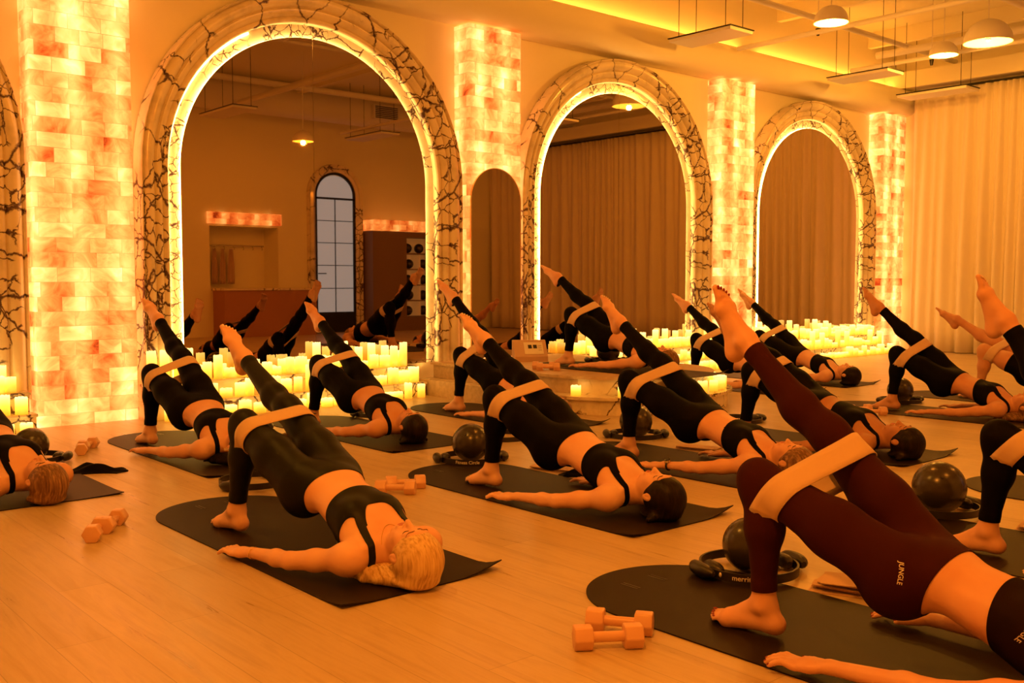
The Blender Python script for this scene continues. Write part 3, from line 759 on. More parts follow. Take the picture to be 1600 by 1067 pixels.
XM = .13   # x of the body's middle line; the foot that stands is at x = 0, y = 0, feet towards +y
def place_root(r, P):
    if P.get('rz'):
        a = math.radians(P['rz']); px, py = XM, -1.02
        r.rotation_euler = (0, 0, a); x, y = P['x']+px, P['y']+py
        r.location = (x-(px*math.cos(a)-py*math.sin(a)), y-(px*math.sin(a)+py*math.cos(a)), P.get('z', 0)+.006)
def make_person(P):
    """supine figure in a one-legged bridge"""
    g = P.get; r = empty('person', (P['x'], P['y'], P.get('z', 0)+.006)); place_root(r, P); res = g('res', .008); dy = g('dy', 0); hz = g('hz', .27)
    fine = res < .0065
    A1 = V3(0, 0, .088); K1 = V3(g('kx', .0), g('ky', -.03)+dy*.6, g('kz', .468))
    H1 = V3(XM-.085, -.395+dy, hz); H2 = V3(XM+.085, -.395+dy, hz)
    A2 = V3(*g('A2', (.25, .34, .74))); K2 = H2+(A2-H2)*.505+V3(0, -.012, .012); E = math.radians(g('foot', 64))
    S1 = V3(XM-.165, -.86+dy, .085); S2 = V3(XM+.165, -.86+dy, .085)
    arm = g('arm', 0.0)
    el1 = V3(XM-.265-arm*.5, -.625+dy, .050); wr1 = V3(XM-.30-arm, -.395+dy+g('reach', 0), .038)
    el2 = V3(XM+.265, -.625+dy, .050); wr2 = V3(XM+.27, -.395+dy+g('reach', 0), .036)
    top = A2[2]+.27
    s = Sdf((XM-.50, -1.30+dy, -.02), (XM+.48, max(.30, A2[1]+.30), top), res)
    # torso
    wv = g('build', 1.0)
    wide = (1, 0, 0)
    s.ell((XM, -.43+dy, hz), (.150*wv, .13, .088), k=.04, grp='pelvis')
    for d in (-1, 1): s.ell((XM+d*.072, -.385+dy, hz-.055), (.080*wv, .095, .078), k=.05, grp='pelvis')
    ut = nrm(V3(0, -.43, .10-hz)); nv_ = V3(0, ut[2], -ut[1]); R = [V3(1, 0, 0), ut, nv_]
    s.ell((XM, -.545+dy, hz-.035), (.118*wv, .12, .074), R, k=.05, grp='torso')
    s.ell((XM, -.655+dy, .200), (.128*wv, .12, .084), R, k=.05, grp='torso')
    s.ell((XM, -.765+dy, .150), (.145*wv, .12, .088), R, k=.05, grp='torso')
    s.ell((XM, -.84+dy, .110), (.150, .07, .060), k=.05, grp='torso')
    for d in (-1, 1): s.ell((XM+d*.066, -.735+dy, .205), (.056, .062, .050), k=.045, grp='torso')
    # neck, shoulders, collar bones
    Hd = V3(XM+g('hx', 0), -1.02+dy, .108)
    s.cap((XM, -.855+dy, .095), Hd+V3(0, .045, -.012), .052, .048, k=.035, grp='neck')
    for d, Sh in ((-1, S1), (1, S2)):
        s.cap((XM+d*.05, -.875+dy, .095), Sh, .040, .050, k=.04, grp='torso')
        if fine: s.cap((XM+d*.02, -.885+dy, .142), (XM+d*.12, -.90+dy, .125), .008, .007, k=.02, grp='torso')
    # legs
    for H, K, A, gr in ((H1, K1, A1, 'leg1'), (H2, K2, A2, 'leg2')):
        sh = nrm(A-K); th = nrm(K-H)
        out = nrm(np.cross(sh, (1, 0, 0)));  out = out if gr == 'leg2' else out
        back = V3(0, -sh[2], sh[1]); back = back if (back[2] < 0 or gr == 'leg1') else -back
        if gr == 'leg1': back = V3(0, -1, 0)
        if gr == 'leg2': back = nrm(V3(0, sh[2], -sh[1]))
        s.cap(H+th*.02, H+th*.20, .090*wv, .078*wv, k=.04, grp='t'+gr); s.cap(H+th*.20, K, .078*wv, .054, k=.035, grp='t'+gr)
        s.cap(K, K+sh*.03, .053, .050, k=.03, grp=gr)
        s.cap(K+sh*.03, K+sh*.15+back*.012, .048, .050, k=.03, grp=gr); s.cap(K+sh*.15+back*.012, A-sh*.05, .050, .031, k=.03, grp=gr)
        s.cap(A-sh*.06, A, .031, .031, k=.02, grp=gr)
        s.ell(K+sh*.12+back*.022, (.040, .040, .075), [V3(1, 0, 0), np.cross((1, 0, 0), sh), sh], k=.03, grp=gr)
    # feet
    for A, t, m, gr, side in ((A1, V3(g('toe', -.06), 1, 0), V3(0, 0, -1), 'foot1', -1), (A2, V3(g('toe2', -.10), math.cos(E), math.sin(E)), V3(0, math.sin(E), -math.cos(E)), 'foot2', 1)):
        t = nrm(t); m = nrm(m-t*(m@t)); sd = np.cross(t, m)*1.0
        bt = sd if (sd[0] > 0) == (side < 0) else -sd    # direction of the big toe (towards the other leg)
        if g('swap', 0): bt = -bt
        heel = A+m*.050-t*.034; ballp = A+m*.066+t*.118
        s.cap(A, heel, .033, .031, k=.025, sq=(sd, .92), grp=gr)
        s.cap(A+t*.006, ballp-m*.006, .034, .019, k=.025, grp=gr)
        s.cap(A+t*.05+m*.035, ballp+m*.002, .026, .020, k=.02, grp=gr)
        s.cap(heel, ballp, .026, .024, k=.025, sq=(m, .82), grp=gr)
        s.cap(heel-bt*.004+t*.03, ballp-bt*.022, .020, .018, k=.025, grp=gr)
        s.cap(ballp-bt*.026+m*.002, ballp+bt*.022+m*.001, .0185, .022, k=.02, grp=gr)
        for d in (-1, 1): s.ell(A+sd*.030*d+m*.004, (.009,)*3, k=.018, grp=gr)
        toes = [(.026, .066, .0118), (.009, .062, .0088), (-.006, .055, .0082), (-.019, .046, .0078), (-.031, .035, .0075)]
        for o_, L, rr in toes:
            b0 = ballp+bt*o_+m*.004+t*.008; s.cap(b0, b0+t*L*.55-m*.003, rr*1.05, rr*.95, k=.007, grp=gr); s.cap(b0+t*L*.55-m*.003, b0+t*L+m*.004, rr*.95, rr*.92, k=.004, grp=gr)
        if g('nails') and gr == 'foot1' or fine:
            P.setdefault('_toenail', []).append([(ballp+bt*o_+m*.004+t*(.008+L)-m*(rr*.78), t, m, bt, rr) for o_, L, rr in toes])
    # arms and hands, palms down
    hands = []
    for Sh, el, wr, d in ((S1, el1, wr1, -1), (S2, el2, wr2, 1)):
        if g('hide_far_arm') and d == 1: continue
        gr = 'arm'
        s.ell(Sh+V3(d*.012, 0, .004), (.052, .060, .052), k=.035, grp=gr)
        s.cap(Sh, Sh+(el-Sh)*.55, .043, .038, k=.03, grp=gr); s.cap(Sh+(el-Sh)*.55, el, .038, .033, k=.025, grp=gr)
        s.cap(el, el+(wr-el)*.35, .032, .031, k=.012, grp=gr); s.cap(el+(wr-el)*.35, wr, .031, .0215, k=.02, sq=((0, 0, 1), .92), grp=gr)
        hd = nrm(V3(-.22 if d < 0 else g('hand2', -.12), 1, -.03)); mi = nrm(np.cross(hd, (0, 0, 1)))*(-d*1.0)  # towards the body
        mi = mi if mi[0]*d < 0 else -mi
        z = V3(0, 0, 1); pal = wr+hd*.055-z*.006
        s.cap(wr, pal, .023, .034, k=.015, sq=(z, .62), grp='hand'); s.cap(pal, wr+hd*.090-z*.010, .036, .038, k=.012, sq=(z, .40), grp='hand')
        fg = []
        for o_, L, sp in ((.028, .066, .10), (.0095, .076, .03), (-.010, .070, -.05), (-.028, .054, -.14)):
            b0 = wr+hd*.104+mi*o_-z*.008; dd = nrm(hd+mi*sp); m1 = b0+dd*L*.42+z*.007; m2 = b0+dd*L*.74+z*.001; m3 = b0+dd*L-z*.008
            q = .0088 if abs(o_) < .02 else .0082
            s.cap(b0-dd*.012, m1, q+.0006, q, k=.006, grp='hand'); s.cap(m1, m2, q, q*.95, k=.004, grp='hand'); s.cap(m2, m3, q*.95, q*.82, k=.004, grp='hand')
            fg.append((m3, m2, q))
        b0 = wr+hd*.030+mi*.024-z*.004; b1 = b0+hd*.030+mi*.022-z*.003; b2 = b1+hd*.030+mi*.008-z*.004
        s.cap(b0, b1, .0135, .0098, k=.01, grp='hand'); s.cap(b1, b2, .0098, .0085, k=.004, grp='hand'); fg.append((b2, b1, .0088)); hands.append(fg)
    # head: x, towards the crown, towards the face
    yaw = g('yaw', 0.0); tilt = g('tilt', .10)
    hf = nrm(V3(math.sin(yaw), -tilt*.6, math.cos(yaw))); hu = V3(0, -1, 0); hu = nrm(hu-hf*(hu@hf)); hxv = np.cross(hu, hf)
    def hp(x, u, f): return Hd+hxv*x+hu*u+hf*f
    HR = [hxv, hu, hf]
    def he(x, u, f, rx, ru, rf, **k): s.ell(hp(x, u, f), (rx, ru, rf), HR, grp='head', **k)
    he(0, .026, -.010, .074, .090, .085, k=.02); he(0, -.022, .034, .060, .082, .054, k=.03); he(0, -.070, .030, .046, .040, .042, k=.03)
    s.ell(hp(0, -.100, .062), (.020, .016, .016), HR, k=.02, grp='head')
    s.cap(hp(-.034, .022, .079), hp(.034, .022, .079), .010, k=.02, grp='head')
    for d in (-1, 1):
        s.ell(hp(d*.037, -.032, .058), (.023, .026, .020), HR, k=.02, grp='head')
        s.ell(hp(d*.030, .002, .096), (.017, .011, .012), HR, k=.012, mode='sub')
        s.ell(hp(d*.031, .001, .074), (.0155, .012, .012), HR, k=.005, grp='head')
        s.ell(hp(d*.074, -.008, -.006), (.010, .030, .018), HR, k=.008, grp='head'); 
        if fine: s.ell(hp(d*.084, -.004, .000), (.006, .015, .009), HR, k=.004, mode='sub')
    s.cap(hp(0, .006, .082), hp(0, -.038, .107), .0075, .0105, k=.012, grp='head')
    for d in (-1, 1): s.ell(hp(d*.0115, -.041, .094), (.008, .008, .009), HR, k=.006, grp='head')
    s.cap(hp(-.017, -.066, .083), hp(.017, -.066, .083), .0072, k=.008, grp='head'); s.cap(hp(-.015, -.077, .082), hp(.015, -.077, .082), .0078, k=.008, grp='head')
    vs, F = s.mesh(); vs[:, 2] = np.maximum(vs[:, 2], .0005)
    body = np_mesh('body', vs, F, M[g('skin', 'skin')], r)
    nm, lab = s.groups(vs); G = {n_: i for i, n_ in enumerate(nm)}; vn = vnormals(vs, F); is_ = lambda *a: np.isin(lab, [G[x] for x in a if x in G])
    x_, y_, z_ = vs[:, 0]-XM, vs[:, 1]-dy, vs[:, 2]
    # leggings
    if g('legs', 'black_knit'):
        cuff = g('cuff', .045)
        sw = (vs-V3(XM, -.505+dy+g('waist', 0), hz))@(-R[1])
        sc = np.minimum(sw, .1)
        for A, K, gr, ft in ((A1, K1, 'leg1', 'foot1'), (A2, K2, 'leg2', 'foot2')):
            q = (vs-A)@nrm(K-A)-cuff; m_ = is_(gr, ft); sc[m_] = np.minimum(sc[m_], q[m_])
        if g('shorts'):
            for H, K, gr in ((H1, K1, 'leg1'), (H2, K2, 'leg2')):
                q = .17-(vs-H)@nrm(K-H); m_ = is_(gr, 't'+gr, 'foot'+gr[-1]); sc[m_] = np.minimum(sc[m_], q[m_])
        sc[is_('arm', 'hand')] = -1
        off = vs+vn*.0035; lv, lf = clip(off, F, sc); lo = np_mesh('leggings' if not g('shorts') else 'shorts', lv, lf, M[g('legs', 'black_knit')], r)
        lo.modifiers.new('t', 'SOLIDIFY').thickness = .003; lo.modifiers['t'].offset = -1
        P['_leggings'] = lo
    # sports bra
    c = g('bra_low', -.655)
    base = np.minimum(c-y_, 1); up = y_+.815                      # straight band between the two
    neck = np.sqrt((x_/.075)**2+((y_+.86)/(.085 if g('scoop', 1) else .05))**2)-1; front = z_ > .12
    neckv = np.where(front, neck*.08, np.sqrt((x_/.09)**2+((y_+.88)/.07)**2)*.07-.07)
    armh = np.sqrt((np.abs(x_)-.185)**2+(y_+.87)**2)-g('armhole', .108)
    sc = np.minimum(np.minimum(base, y_+.845), np.minimum(neckv, armh)); sc = np.where(y_ > -.81, np.minimum(np.minimum(base, armh), neckv), sc)
    strap = np.minimum(np.minimum(g('strap', .013)-np.abs(np.abs(x_)-(.095+.03*(y_+.86)/.1*-.4)), y_+.935), -.78-y_)
    sc = np.maximum(sc, strap); sc[np.abs(x_) > .17] = -1; sc[is_('arm', 'hand') & (np.abs(x_) > .15)] = -1; sc[is_('head', 'neck', 'hand')] = -1
    if g('longtop'): sc = np.where((y_ < -.60) & (y_ > -.72) & (np.abs(x_) < .17), np.minimum(-.60-y_+.0, .05), sc)
    off = vs+vn*.0045; bv, bf = clip(off, F, sc); bo = np_mesh('sports_bra', bv, bf, M[g('bra', 'black_knit')], r)
    bo.modifiers.new('t', 'SOLIDIFY').thickness = .004; bo.modifiers['t'].offset = -1; P['_bra'] = bo
    # face details
    if g('face', 1) and res < .0085:
        dgb = BVHTree.FromPolygons([tuple(v) for v in vs[:]], [tuple(int(i) for i in f) for f in F[::1]])
        def onf(x, u, lift=.0012):
            o_ = Vector(hp(x, u, .2)); hit = dgb.ray_cast(o_, Vector(-hf)); p = hit[0] if hit[0] else o_; return p+Vector(hf)*lift
        for d in (-1, 1):
            MB().tube([onf(d*.031+q*.0135, -.004-.004*(1-q*q)) for q in np.linspace(-1, 1, 7)], [.0006, .0013, .0016, .0018, .0016, .0013, .0006], 6).build('eyelash', M['lash'], r)
            MB().tube([onf(d*.031+q*.018, .021+.004*(1-q*q)-.002*q*d) for q in np.linspace(-1, 1, 7)], [.0008, .0016, .002, .002, .002, .0015, .0006], 6).build('eyebrow', M['lash' if 'blond' not in g('hair', '') else 'hair_brown'], r)
        mb = MB(); mb.tube([onf(q*.020, -.067+.002*abs(q), .0002) for q in np.linspace(-1, 1, 7)], [.0008, .0028, .0038, .0034, .0038, .0028, .0008], 6)
        mb.tube([onf(q*.018, -.0755, .0002) for q in np.linspace(-1, 1, 7)], [.0008, .0032, .0044, .0048, .0044, .0032, .0008], 6); mb.build('lips', M['lips'], r)
    # hair
    h = Sdf((XM-.22+g('hx', 0), Hd[1]-.24, .0), (XM+.22+g('hx', 0), Hd[1]+.30, .27), max(.005, res*.9))
    h.ell(hp(0, .030, -.008), (.085, .106, .099), HR, k=.01); 
    h.ell(hp(0, -.045, .100), (.056, .092, .072), HR, k=.006, mode='sub'); h.ell(hp(0, -.110, .02), (.09, .07, .075), HR, k=.01, mode='sub')
    for d in (-1, 1): h.ell(hp(d*.085, -.014, -.002), (.022, .030, .017), HR, k=.008, mode='sub')
    st = g('hairstyle', 'tail')
    bk = hp(0, .01, -.085); bk[2] = .022
    h.ell(bk, (.085, .095, .024), k=.03)
    if st == 'tail':
        for i in range(6):
            a = bk+V3(-.05+.006*i, .02+.012*i, .012*(i % 3)); b = a+V3(-.05-.014*i, .07+.03*((i*7) % 5)/4, -.002); c_ = b+V3(-.012+.012*((i*3) % 4), .045, -.006)
            b[2] = max(b[2], .014); c_[2] = .012; h.cap(a, b, .026, .017, k=.008); h.cap(b, c_, .017, .006, k=.006)
    elif st == 'bun': h.ell(hp(0, .10, -.02), (.038, .034, .038), k=.012)
    elif st == 'loose':
        for i in range(7):
            a = bk+V3(-.07+.023*i, -.02, 0); b = a+V3(-.03+.010*i, .06-.02*abs(i-3), -.004); b[2] = .013; h.cap(a, b, .024, .014, k=.01)
    hv, hf_ = h.mesh(); hv[:, 2] = np.maximum(hv[:, 2], .001)
    np_mesh('hair', hv, hf_, M[g('hair', 'hair_dark')], r)
    # nails
    if fine:
        nb = M[g('nailmat', 'nail')]
        for fg in hands:
            mb = MB()
            for tip, prev, q in fg:
                d_ = nrm(tip-prev); c0_ = tip+V3(0, 0, q*.62)+d_*.001; rot = Vector(d_).to_track_quat('Y', 'Z').to_matrix().to_4x4()
                qq = bmesh.ops.create_uvsphere(mb.bm, u_segments=10, v_segments=6, radius=1); mb._x(qq['verts'], Matrix.Translation(c0_) @ rot @ Matrix.Diagonal((q*.62, .0085, .0022, 1)))
            mb.build('fingernails', nb, r)
        for tn in P.get('_toenail', []):
            mb = MB()
            for c0_, t, m, bt, q in tn:
                rot = Vector(t).to_track_quat('Y', 'Z').to_matrix().to_4x4(); M3 = Matrix([Vector(bt), Vector(t), Vector(-m)]).transposed().to_4x4()
                qq = bmesh.ops.create_uvsphere(mb.bm, u_segments=10, v_segments=6, radius=1); mb._x(qq['verts'], Matrix.Translation(c0_) @ M3 @ Matrix.Diagonal((q*.6, q*.7, .002, 1)))
            mb.build('toenails', nb, r)
    # extras
    def ring_at(nm_, wr, d_, rad, m, w=.004, flat=1.0):
        d_ = nrm(d_); u = nrm(np.cross(d_, (0, 0, 1))); v = np.cross(u, d_)
        MB().tube([tuple(wr+u*rad*math.cos(a)+v*rad*.86*math.sin(a)) for a in np.linspace(0, 2*PI, 25)[:-1]], w, 6, closed=True).build(nm_, m, r)
    if g('bracelet'): ring_at('bracelet', wr1+V3(0, -.02, 0), wr1-el1, .0265, M['gold'], .0018)
    if g('watch'):
        w0 = wr1-nrm(wr1-el1)*.03; ring_at('watch', w0, wr1-el1, .029, M['ring'], .006)
        MB().cyl(w0+V3(-.01, 0, .022), w0+V3(-.014, 0, .034), .019, seg=20).build('watch_face', M['chrome'], r)
    if g('earring'):
        e_ = hp(-.087, -.028, -.004); MB().ball(tuple(e_), .0045, 10).build('earring', M['gold'], r)
    if g('necklace'):
        pts = []
        for a in np.linspace(-1, 1, 13):
            o_ = Vector((XM+a*.062, -.915+dy+.045*(1-a*a), .4)); hit = dgb.ray_cast(o_, Vector((0, 0, -1)))
            if hit[0]: pts.append(hit[0]+Vector((0, 0, .001)))
        if len(pts) > 3: MB().tube(pts, .0012, 5).build('necklace', M['gold'], r)
    tag(r, P['label'], 'person', None)
    # the loop band round both thighs
    ba = g('bandpos', .80); c1 = H1+(K1-H1)*ba; c2 = H2+(K2-H2)*ba; t = nrm((K1-H1)+(K2-H2)); ax = c2-c1; sep = np.linalg.norm(ax); ax = nrm(ax); n_ = nrm(np.cross(ax, t)); ax = nrm(ax-t*(ax@t))
    if (c2-c1)@t != 0: pass
    bw = g('bandw', .040); vs_ = []; fs_ = []; NS = 20; L1 = []
    for i in range(NS): a = PI/2+PI*i/(NS-1); L1.append((0, a))
    for i in range(NS): a = -PI/2+PI*i/(NS-1); L1.append((1, a))
    rows = 5
    for j in range(rows):
        w_ = -bw+2*bw*j/(rows-1)
        for sd_, a in L1:
            c_ = (c1 if sd_ == 0 else c2)+t*w_; rad = .070-(w_*.10)
            hit = dgb.ray_cast(Vector(c_), Vector(ax*math.cos(a)+n_*math.sin(a)), .105)
            if hit[0]: rad = hit[3]+.0085
            vs_.append(tuple(c_+ax*rad*math.cos(a)+n_*rad*math.sin(a)))
    nn2 = len(L1)
    for j in range(rows-1):
        for i in range(nn2): q = j*nn2+i; q2 = j*nn2+(i+1) % nn2; fs_.append((q, q2, q2+nn2, q+nn2))
    bo2 = raw_mesh('resistance_band', [tuple(V3(*v)-c1) for v in vs_], fs_, M['band']); bo2.location = tuple(c1+V3(P['x'], P['y'], g('z', 0)+.006)); so_ = bo2.modifiers.new('t', 'SOLIDIFY'); so_.thickness = .003; so_.offset = 0; bo2.modifiers.new('s', 'SMOOTH').iterations = 1
    if g('rz'):
        a = math.radians(P['rz']); bo2.rotation_euler = (0, 0, a); bo2.location = r.location+Vector((c1[0]*math.cos(a)-c1[1]*math.sin(a), c1[0]*math.sin(a)+c1[1]*math.cos(a), c1[2]))
    tag(bo2, P['band'], 'resistance band', 'tan loop bands worn above the knees')
    P['_band'] = bo2
    return r

def project_text(txt, size, target, origin, right, up, m, name='lettering', lift=.0012, parent=None):
    """lay lettering on a mesh: origin/right/up are in the target's own coordinates"""
    vs, fs = text_mesh(txt, size); right = Vector(right).normalized(); up = Vector(up).normalized(); n = right.cross(up); up = n.cross(right)
    bt = BVHTree.FromPolygons([v.co.copy() for v in target.data.vertices], [tuple(p.vertices) for p in target.data.polygons]); out = []
    for x, y, z in vs:
        p = Vector(origin)+right*x+up*y+n*.15; hit = bt.ray_cast(p, -n)
        out.append(tuple((hit[0] if hit[0] else p-n*.15)+n*lift))
    return raw_mesh(name, out, fs, m, parent or target, smooth=False)

PEOPLE = [
 dict(id=5, x=3.25, y=3.90, A2=(.25, .36, .735), foot=63, res=.005, skin='skin_fair', hair='hair_dark', hairstyle='loose', legs='black_knit', earring=1, label='person with short dark hair and black leggings, bridging in the centre beside a ball', band='tan loop band above the knees of the dark-haired person in the centre'),
 dict(id=3, x=1.85, y=3.91, A2=(.25, .42, .70), foot=67, dy=-.085, res=.005, skin='skin_fair', hair='hair_blond', hairstyle='tail', legs='olive_knit', bra='olive_knit', bracelet=1, necklace=1, nailmat='nail', label='blond person in olive-black leggings, bridging at the front left with ponytail on the mat', band='tan loop band above the knees of the blond person at the front left'),
 dict(id=16, x=2.50, y=1.715, A2=(.26, .27, .86), foot=84, res=.005, dy=.0, reach=.07, ky=.03, skin='skin', hair='hair_brown', legs='maroon_knit', bra='brown_knit', nailmat='nail_red', bandw=.043, label='person in maroon leggings with red nails, largest and nearest, cut off at lower right', band='wide tan loop band above the knees of the nearest person in maroon'),
 dict(id=8, x=4.40, y=3.99, A2=(.25, .31, .80), foot=74, dy=-.02, ky=.02, res=.006, skin='skin', hair='hair_brown', hairstyle='tail', watch=1, label='person in black with a wrist watch, bridging between the centre person and the maroon one', band='tan loop band above the knees of the person wearing a watch'),
 dict(id=4, x=3.62, y=6.37, A2=(.25, .32, .75), foot=66, dy=-.03, ky=-.06, res=.0065, skin='skin_tan', hair='hair_dark', hairstyle='loose', earring=1, label='dark-haired person in black bridging in front of the largest mirror candles', band='tan loop band above the knees of the person before the largest mirror'),
 dict(id=2, x=2.42, y=6.36, A2=(.20, .34, .80), foot=62, dy=-.03, res=.007, skin='skin', hair='hair_dark', label='person in black bridging beside the leftmost salt pillar, head hidden behind the blond person', band='tan loop band above the knees of the person beside the leftmost pillar'),
 dict(id=1, x=1.27, y=6.05, rz=14, A2=(.25, .34, .74), foot=64, res=.0055, skin='skin', hair='hair_brown', hairstyle='bun', yaw=0, label='person at the left edge with streaked brown hair, only head and chest in view', band='tan loop band above the knees of the person at the left edge, outside the frame'),
 dict(id=6, x=4.93, y=6.33, A2=(.20, .33, .93), foot=62, res=.007, skin='skin', hair='hair_auburn', label='person in dark leggings directly behind the centre person, leg rising beside the pillar mirror', band='tan loop band above the knees of the person behind the centre one'),
 dict(id=7, x=6.26, y=6.42, z=.297, A2=(.12, .27, .80), foot=52, res=.007, skin='skin', hair='hair_brown', hairstyle='loose', label='instructor in black bridging on top of the low podium', band='tan loop band above the knees of the instructor on the podium'),
 dict(id=9, x=8.05, y=6.42, A2=(.25, .30, .80), foot=58, res=.008, skin='skin', hair='hair_dark', label='person in black beyond the podium, mostly hidden by the maroon raised leg', band='tan loop band above the knees of the person just beyond the podium'),
 dict(id=10, x=5.50, y=3.95, A2=(.25, .33, .76), foot=64, dy=-.02, res=.006, skin='skin_deep', hair='hair_dark', hairstyle='loose', longtop=1, label='dark-haired person in a black top right behind the maroon leg, eyes closed', band='tan loop band above the knees of the person behind the maroon leg'),
 dict(id=11, x=9.05, y=6.36, A2=(.25, .26, .82), foot=66, res=.008, skin='skin', hair='hair_dark', hairstyle='bun', label='farthest person, in black, bridging in front of the smallest arch candles', band='tan loop band above the knees of the farthest person'),
 dict(id=12, x=7.70, y=4.08, A2=(.12, .20, .84), foot=74, dy=.0, res=.007, skin='skin_tan', hair='hair_brown', label='person in black on the right bridging before the curtain, one leg raised high', band='tan loop band above the knees of the person before the curtain'),
 dict(id=13, x=9.02, y=3.95, kz=.44, A2=(.16, .30, .70), foot=52, res=.008, skin='skin_tan', hair='hair_dark', shorts=1, label='person with bare legs and black shorts at the right edge near the curtain', band='tan loop band above the knees of the bare-legged person'),
 dict(id=15, x=3.90, y=1.66, A2=(.22, .05, .90), foot=84, res=.006, skin='skin', hair='hair_brown', label='person at the right edge of whom a black shin, knee and bare foot show', band='tan loop band above the knee of the person cut off by the right edge'),
]
import os
for P in PEOPLE:
    make_person(P)
PB = {P['id']: P for P in PEOPLE}
U_ = (.755, -.656, 0)
project_text('JUNGLE', .017, PB[16]['_leggings'], (.03, -.37, .29), (-.12, .10, -1), U_, M['white_ink'])
project_text('JUNGLE', .017, PB[16]['_bra'], (.06, -.672, .20), (-.45, .30, -.75), U_, M['grey_ink'])
project_text('alo', .020, PB[3]['_leggings'], (-.05, -.02, .36), U_, (0, 0, 1), M['white_ink'])
# small woven tag at the far end of the blond person's band
b_ = PB[3]['_band']
vs_ = [v.co.copy() for v in b_.data.vertices]; far = [v for v in vs_ if v.x > max(q.x for q in vs_)-.055 and v.z > sum(q.z for q in vs_)/len(vs_)]
tv = text_mesh('I', .01)
cx = sum(far, Vector())/len(far)
MB().box(-.022, .022, -.016, .016, -.0015, .0015).build('woven_tag', M['ring'], b_, smooth=False).location = cx+Vector((-.01, -.01, .008))

# ------------------------------------------------------------------ mats
def yoga_mat(xc, ytip, label, z=0, L=1.85, W=.68, curl=1.0, seed=0):
    th = .005; ex = []; n = 20; yb_ = -L
    # grid along the length: rows of (y, half width)
    ys = list(np.linspace(-L, -.34, 34)); rowsv = [(y, W/2) for y in ys]
    for i in range(1, n+1): a = PI/2*i/n; rowsv.append((-.34+.34*math.sin(a), max(W/2*math.cos(a), .002)))
    nx = 12; top = []; rg = random.Random(seed)
    ph = rg.random()*3
    for y, hw in rowsv:
        e = max(0, (-L+.15-y)/.15)
        for i in range(nx+1):
            t = -1+2*i/nx; x = t*hw
            zz = th+curl*e*e*(.036*max(0, (t-.42)/.58)**1.5+.014*max(0, (-t-.62)/.38))
            top.append((x, y, zz))
    m = nx+1; R_ = len(rowsv); bot = [(x, y, zz-th+.0005) for x, y, zz in top]; vs = top+bot; o_ = len(top); fs = []
    for j in range(R_-1):
        for i in range(nx):
            q = j*m+i; fs.append((q, q+1, q+m+1, q+m)); fs.append((o_+q, o_+q+m, o_+q+m+1, o_+q+1))
    for j in range(R_-1):
        for i in (0, nx): q = j*m+i; fs.append((q, q+m, o_+q+m, o_+q))
    for i in range(nx): fs.append((i, o_+i, o_+i+1, i+1)); q = (R_-1)*m+i; fs.append((q, q+1, o_+q+1, o_+q))
    r = MB().poly(vs, fs).build('yoga_mat', M['mat'], angle=50); r.location = (xc, ytip, z)
    mb = MB()
    for x in (-.09, -.075, .055, .07): MB().box(x-.003, x+.003, -.20, -.12, th-.0005, th+.0007).build('stripe_mark', M['mat_mark'], r, smooth=False)
    return tag(r, label, 'mat', 'black mats with one rounded end')
for i, (xc, yt, z, t) in enumerate([(2.0, 4.60, 0, 'under the blond person at the front left'), (3.38, 4.58, 0, 'under the dark-haired person in the centre'), (2.63, 2.46, 0, 'nearest the camera, under the person in maroon'),
        (2.58, 6.92, 0, 'under the person beside the leftmost pillar'), (3.77, 6.92, 0, 'under the person before the largest mirror'), (1.42, 6.84, 0, 'under the person at the left edge'), (5.05, 6.93, 0, 'behind the centre person, left of the podium'),
        (6.40, 6.86, .292, 'on top of the podium, under the instructor'), (4.53, 4.60, 0, 'under the person wearing a watch'), (5.71, 4.62, 0, 'under the dark-haired person behind the maroon leg'), (7.80, 4.70, 0, 'under the person before the curtain'),
        (9.10, 4.66, 0, 'under the bare-legged person at the right'), (8.2, 7.05, 0, 'just beyond the podium'), (9.28, 7.08, 0, 'under the farthest person'), (4.03, 2.40, 0, 'under the bare foot at the right edge'), (5.35, 2.38, 0, 'at the right edge beyond the large ball')]):
    yoga_mat(xc, yt, 'dark mat with a rounded end '+t, z, seed=i, curl=1.0 if i not in (5, 10) else .2)

# ------------------------------------------------------------------ dumbbells, balls, rings, cloths
DB = None
def dumbbell(x, y, rz, label, z=0):
    global DB
    if DB is None:
        r = empty('dumbbell'); R = .034
        MB().cyl((-.055, 0, R), (.055, 0, R), .0155, seg=20).build('handle', M['dumbbell'], r)
        for s_ in (-1, 1):
            mb = MB(); q = bmesh.ops.create_cone(mb.bm, cap_ends=True, segments=6, radius1=R/math.cos(PI/6), radius2=R/math.cos(PI/6), depth=.055)
            mb._x(q['verts'], Matrix.Translation((s_*.074, 0, R)) @ Matrix.Rotation(PI/2, 4, 'Y') @ Matrix.Rotation(0, 4, 'Z'))
            bmesh.ops.bevel(mb.bm, geom=mb.bm.edges[:], offset=.005, segments=3, affect='EDGES', profile=.5); mb.build('hex_head', M['dumbbell'], r, angle=30)
        DB = r; o = r
    else: o = copy_tree(DB)
    o.location = (x, y, z); o.rotation_euler = (0, 0, rz); tag(o, label, 'dumbbell', 'pink hex dumbbells beside the mats')
dumbbell(2.07, 1.955, math.radians(-35), 'pink hex dumbbell nearest the camera, front one of the pair by the maroon person’s mat'.replace('’', "'"))
dumbbell(2.19, 2.02, math.radians(-55), 'pink hex dumbbell second nearest the camera, touching the near mat edge')
dumbbell(2.79, 4.10, math.radians(-45), 'pink dumbbell in front of the centre mat, nearer of its pair'); dumbbell(2.90, 4.17, math.radians(-30), 'pink dumbbell in front of the centre mat, farther of its pair')
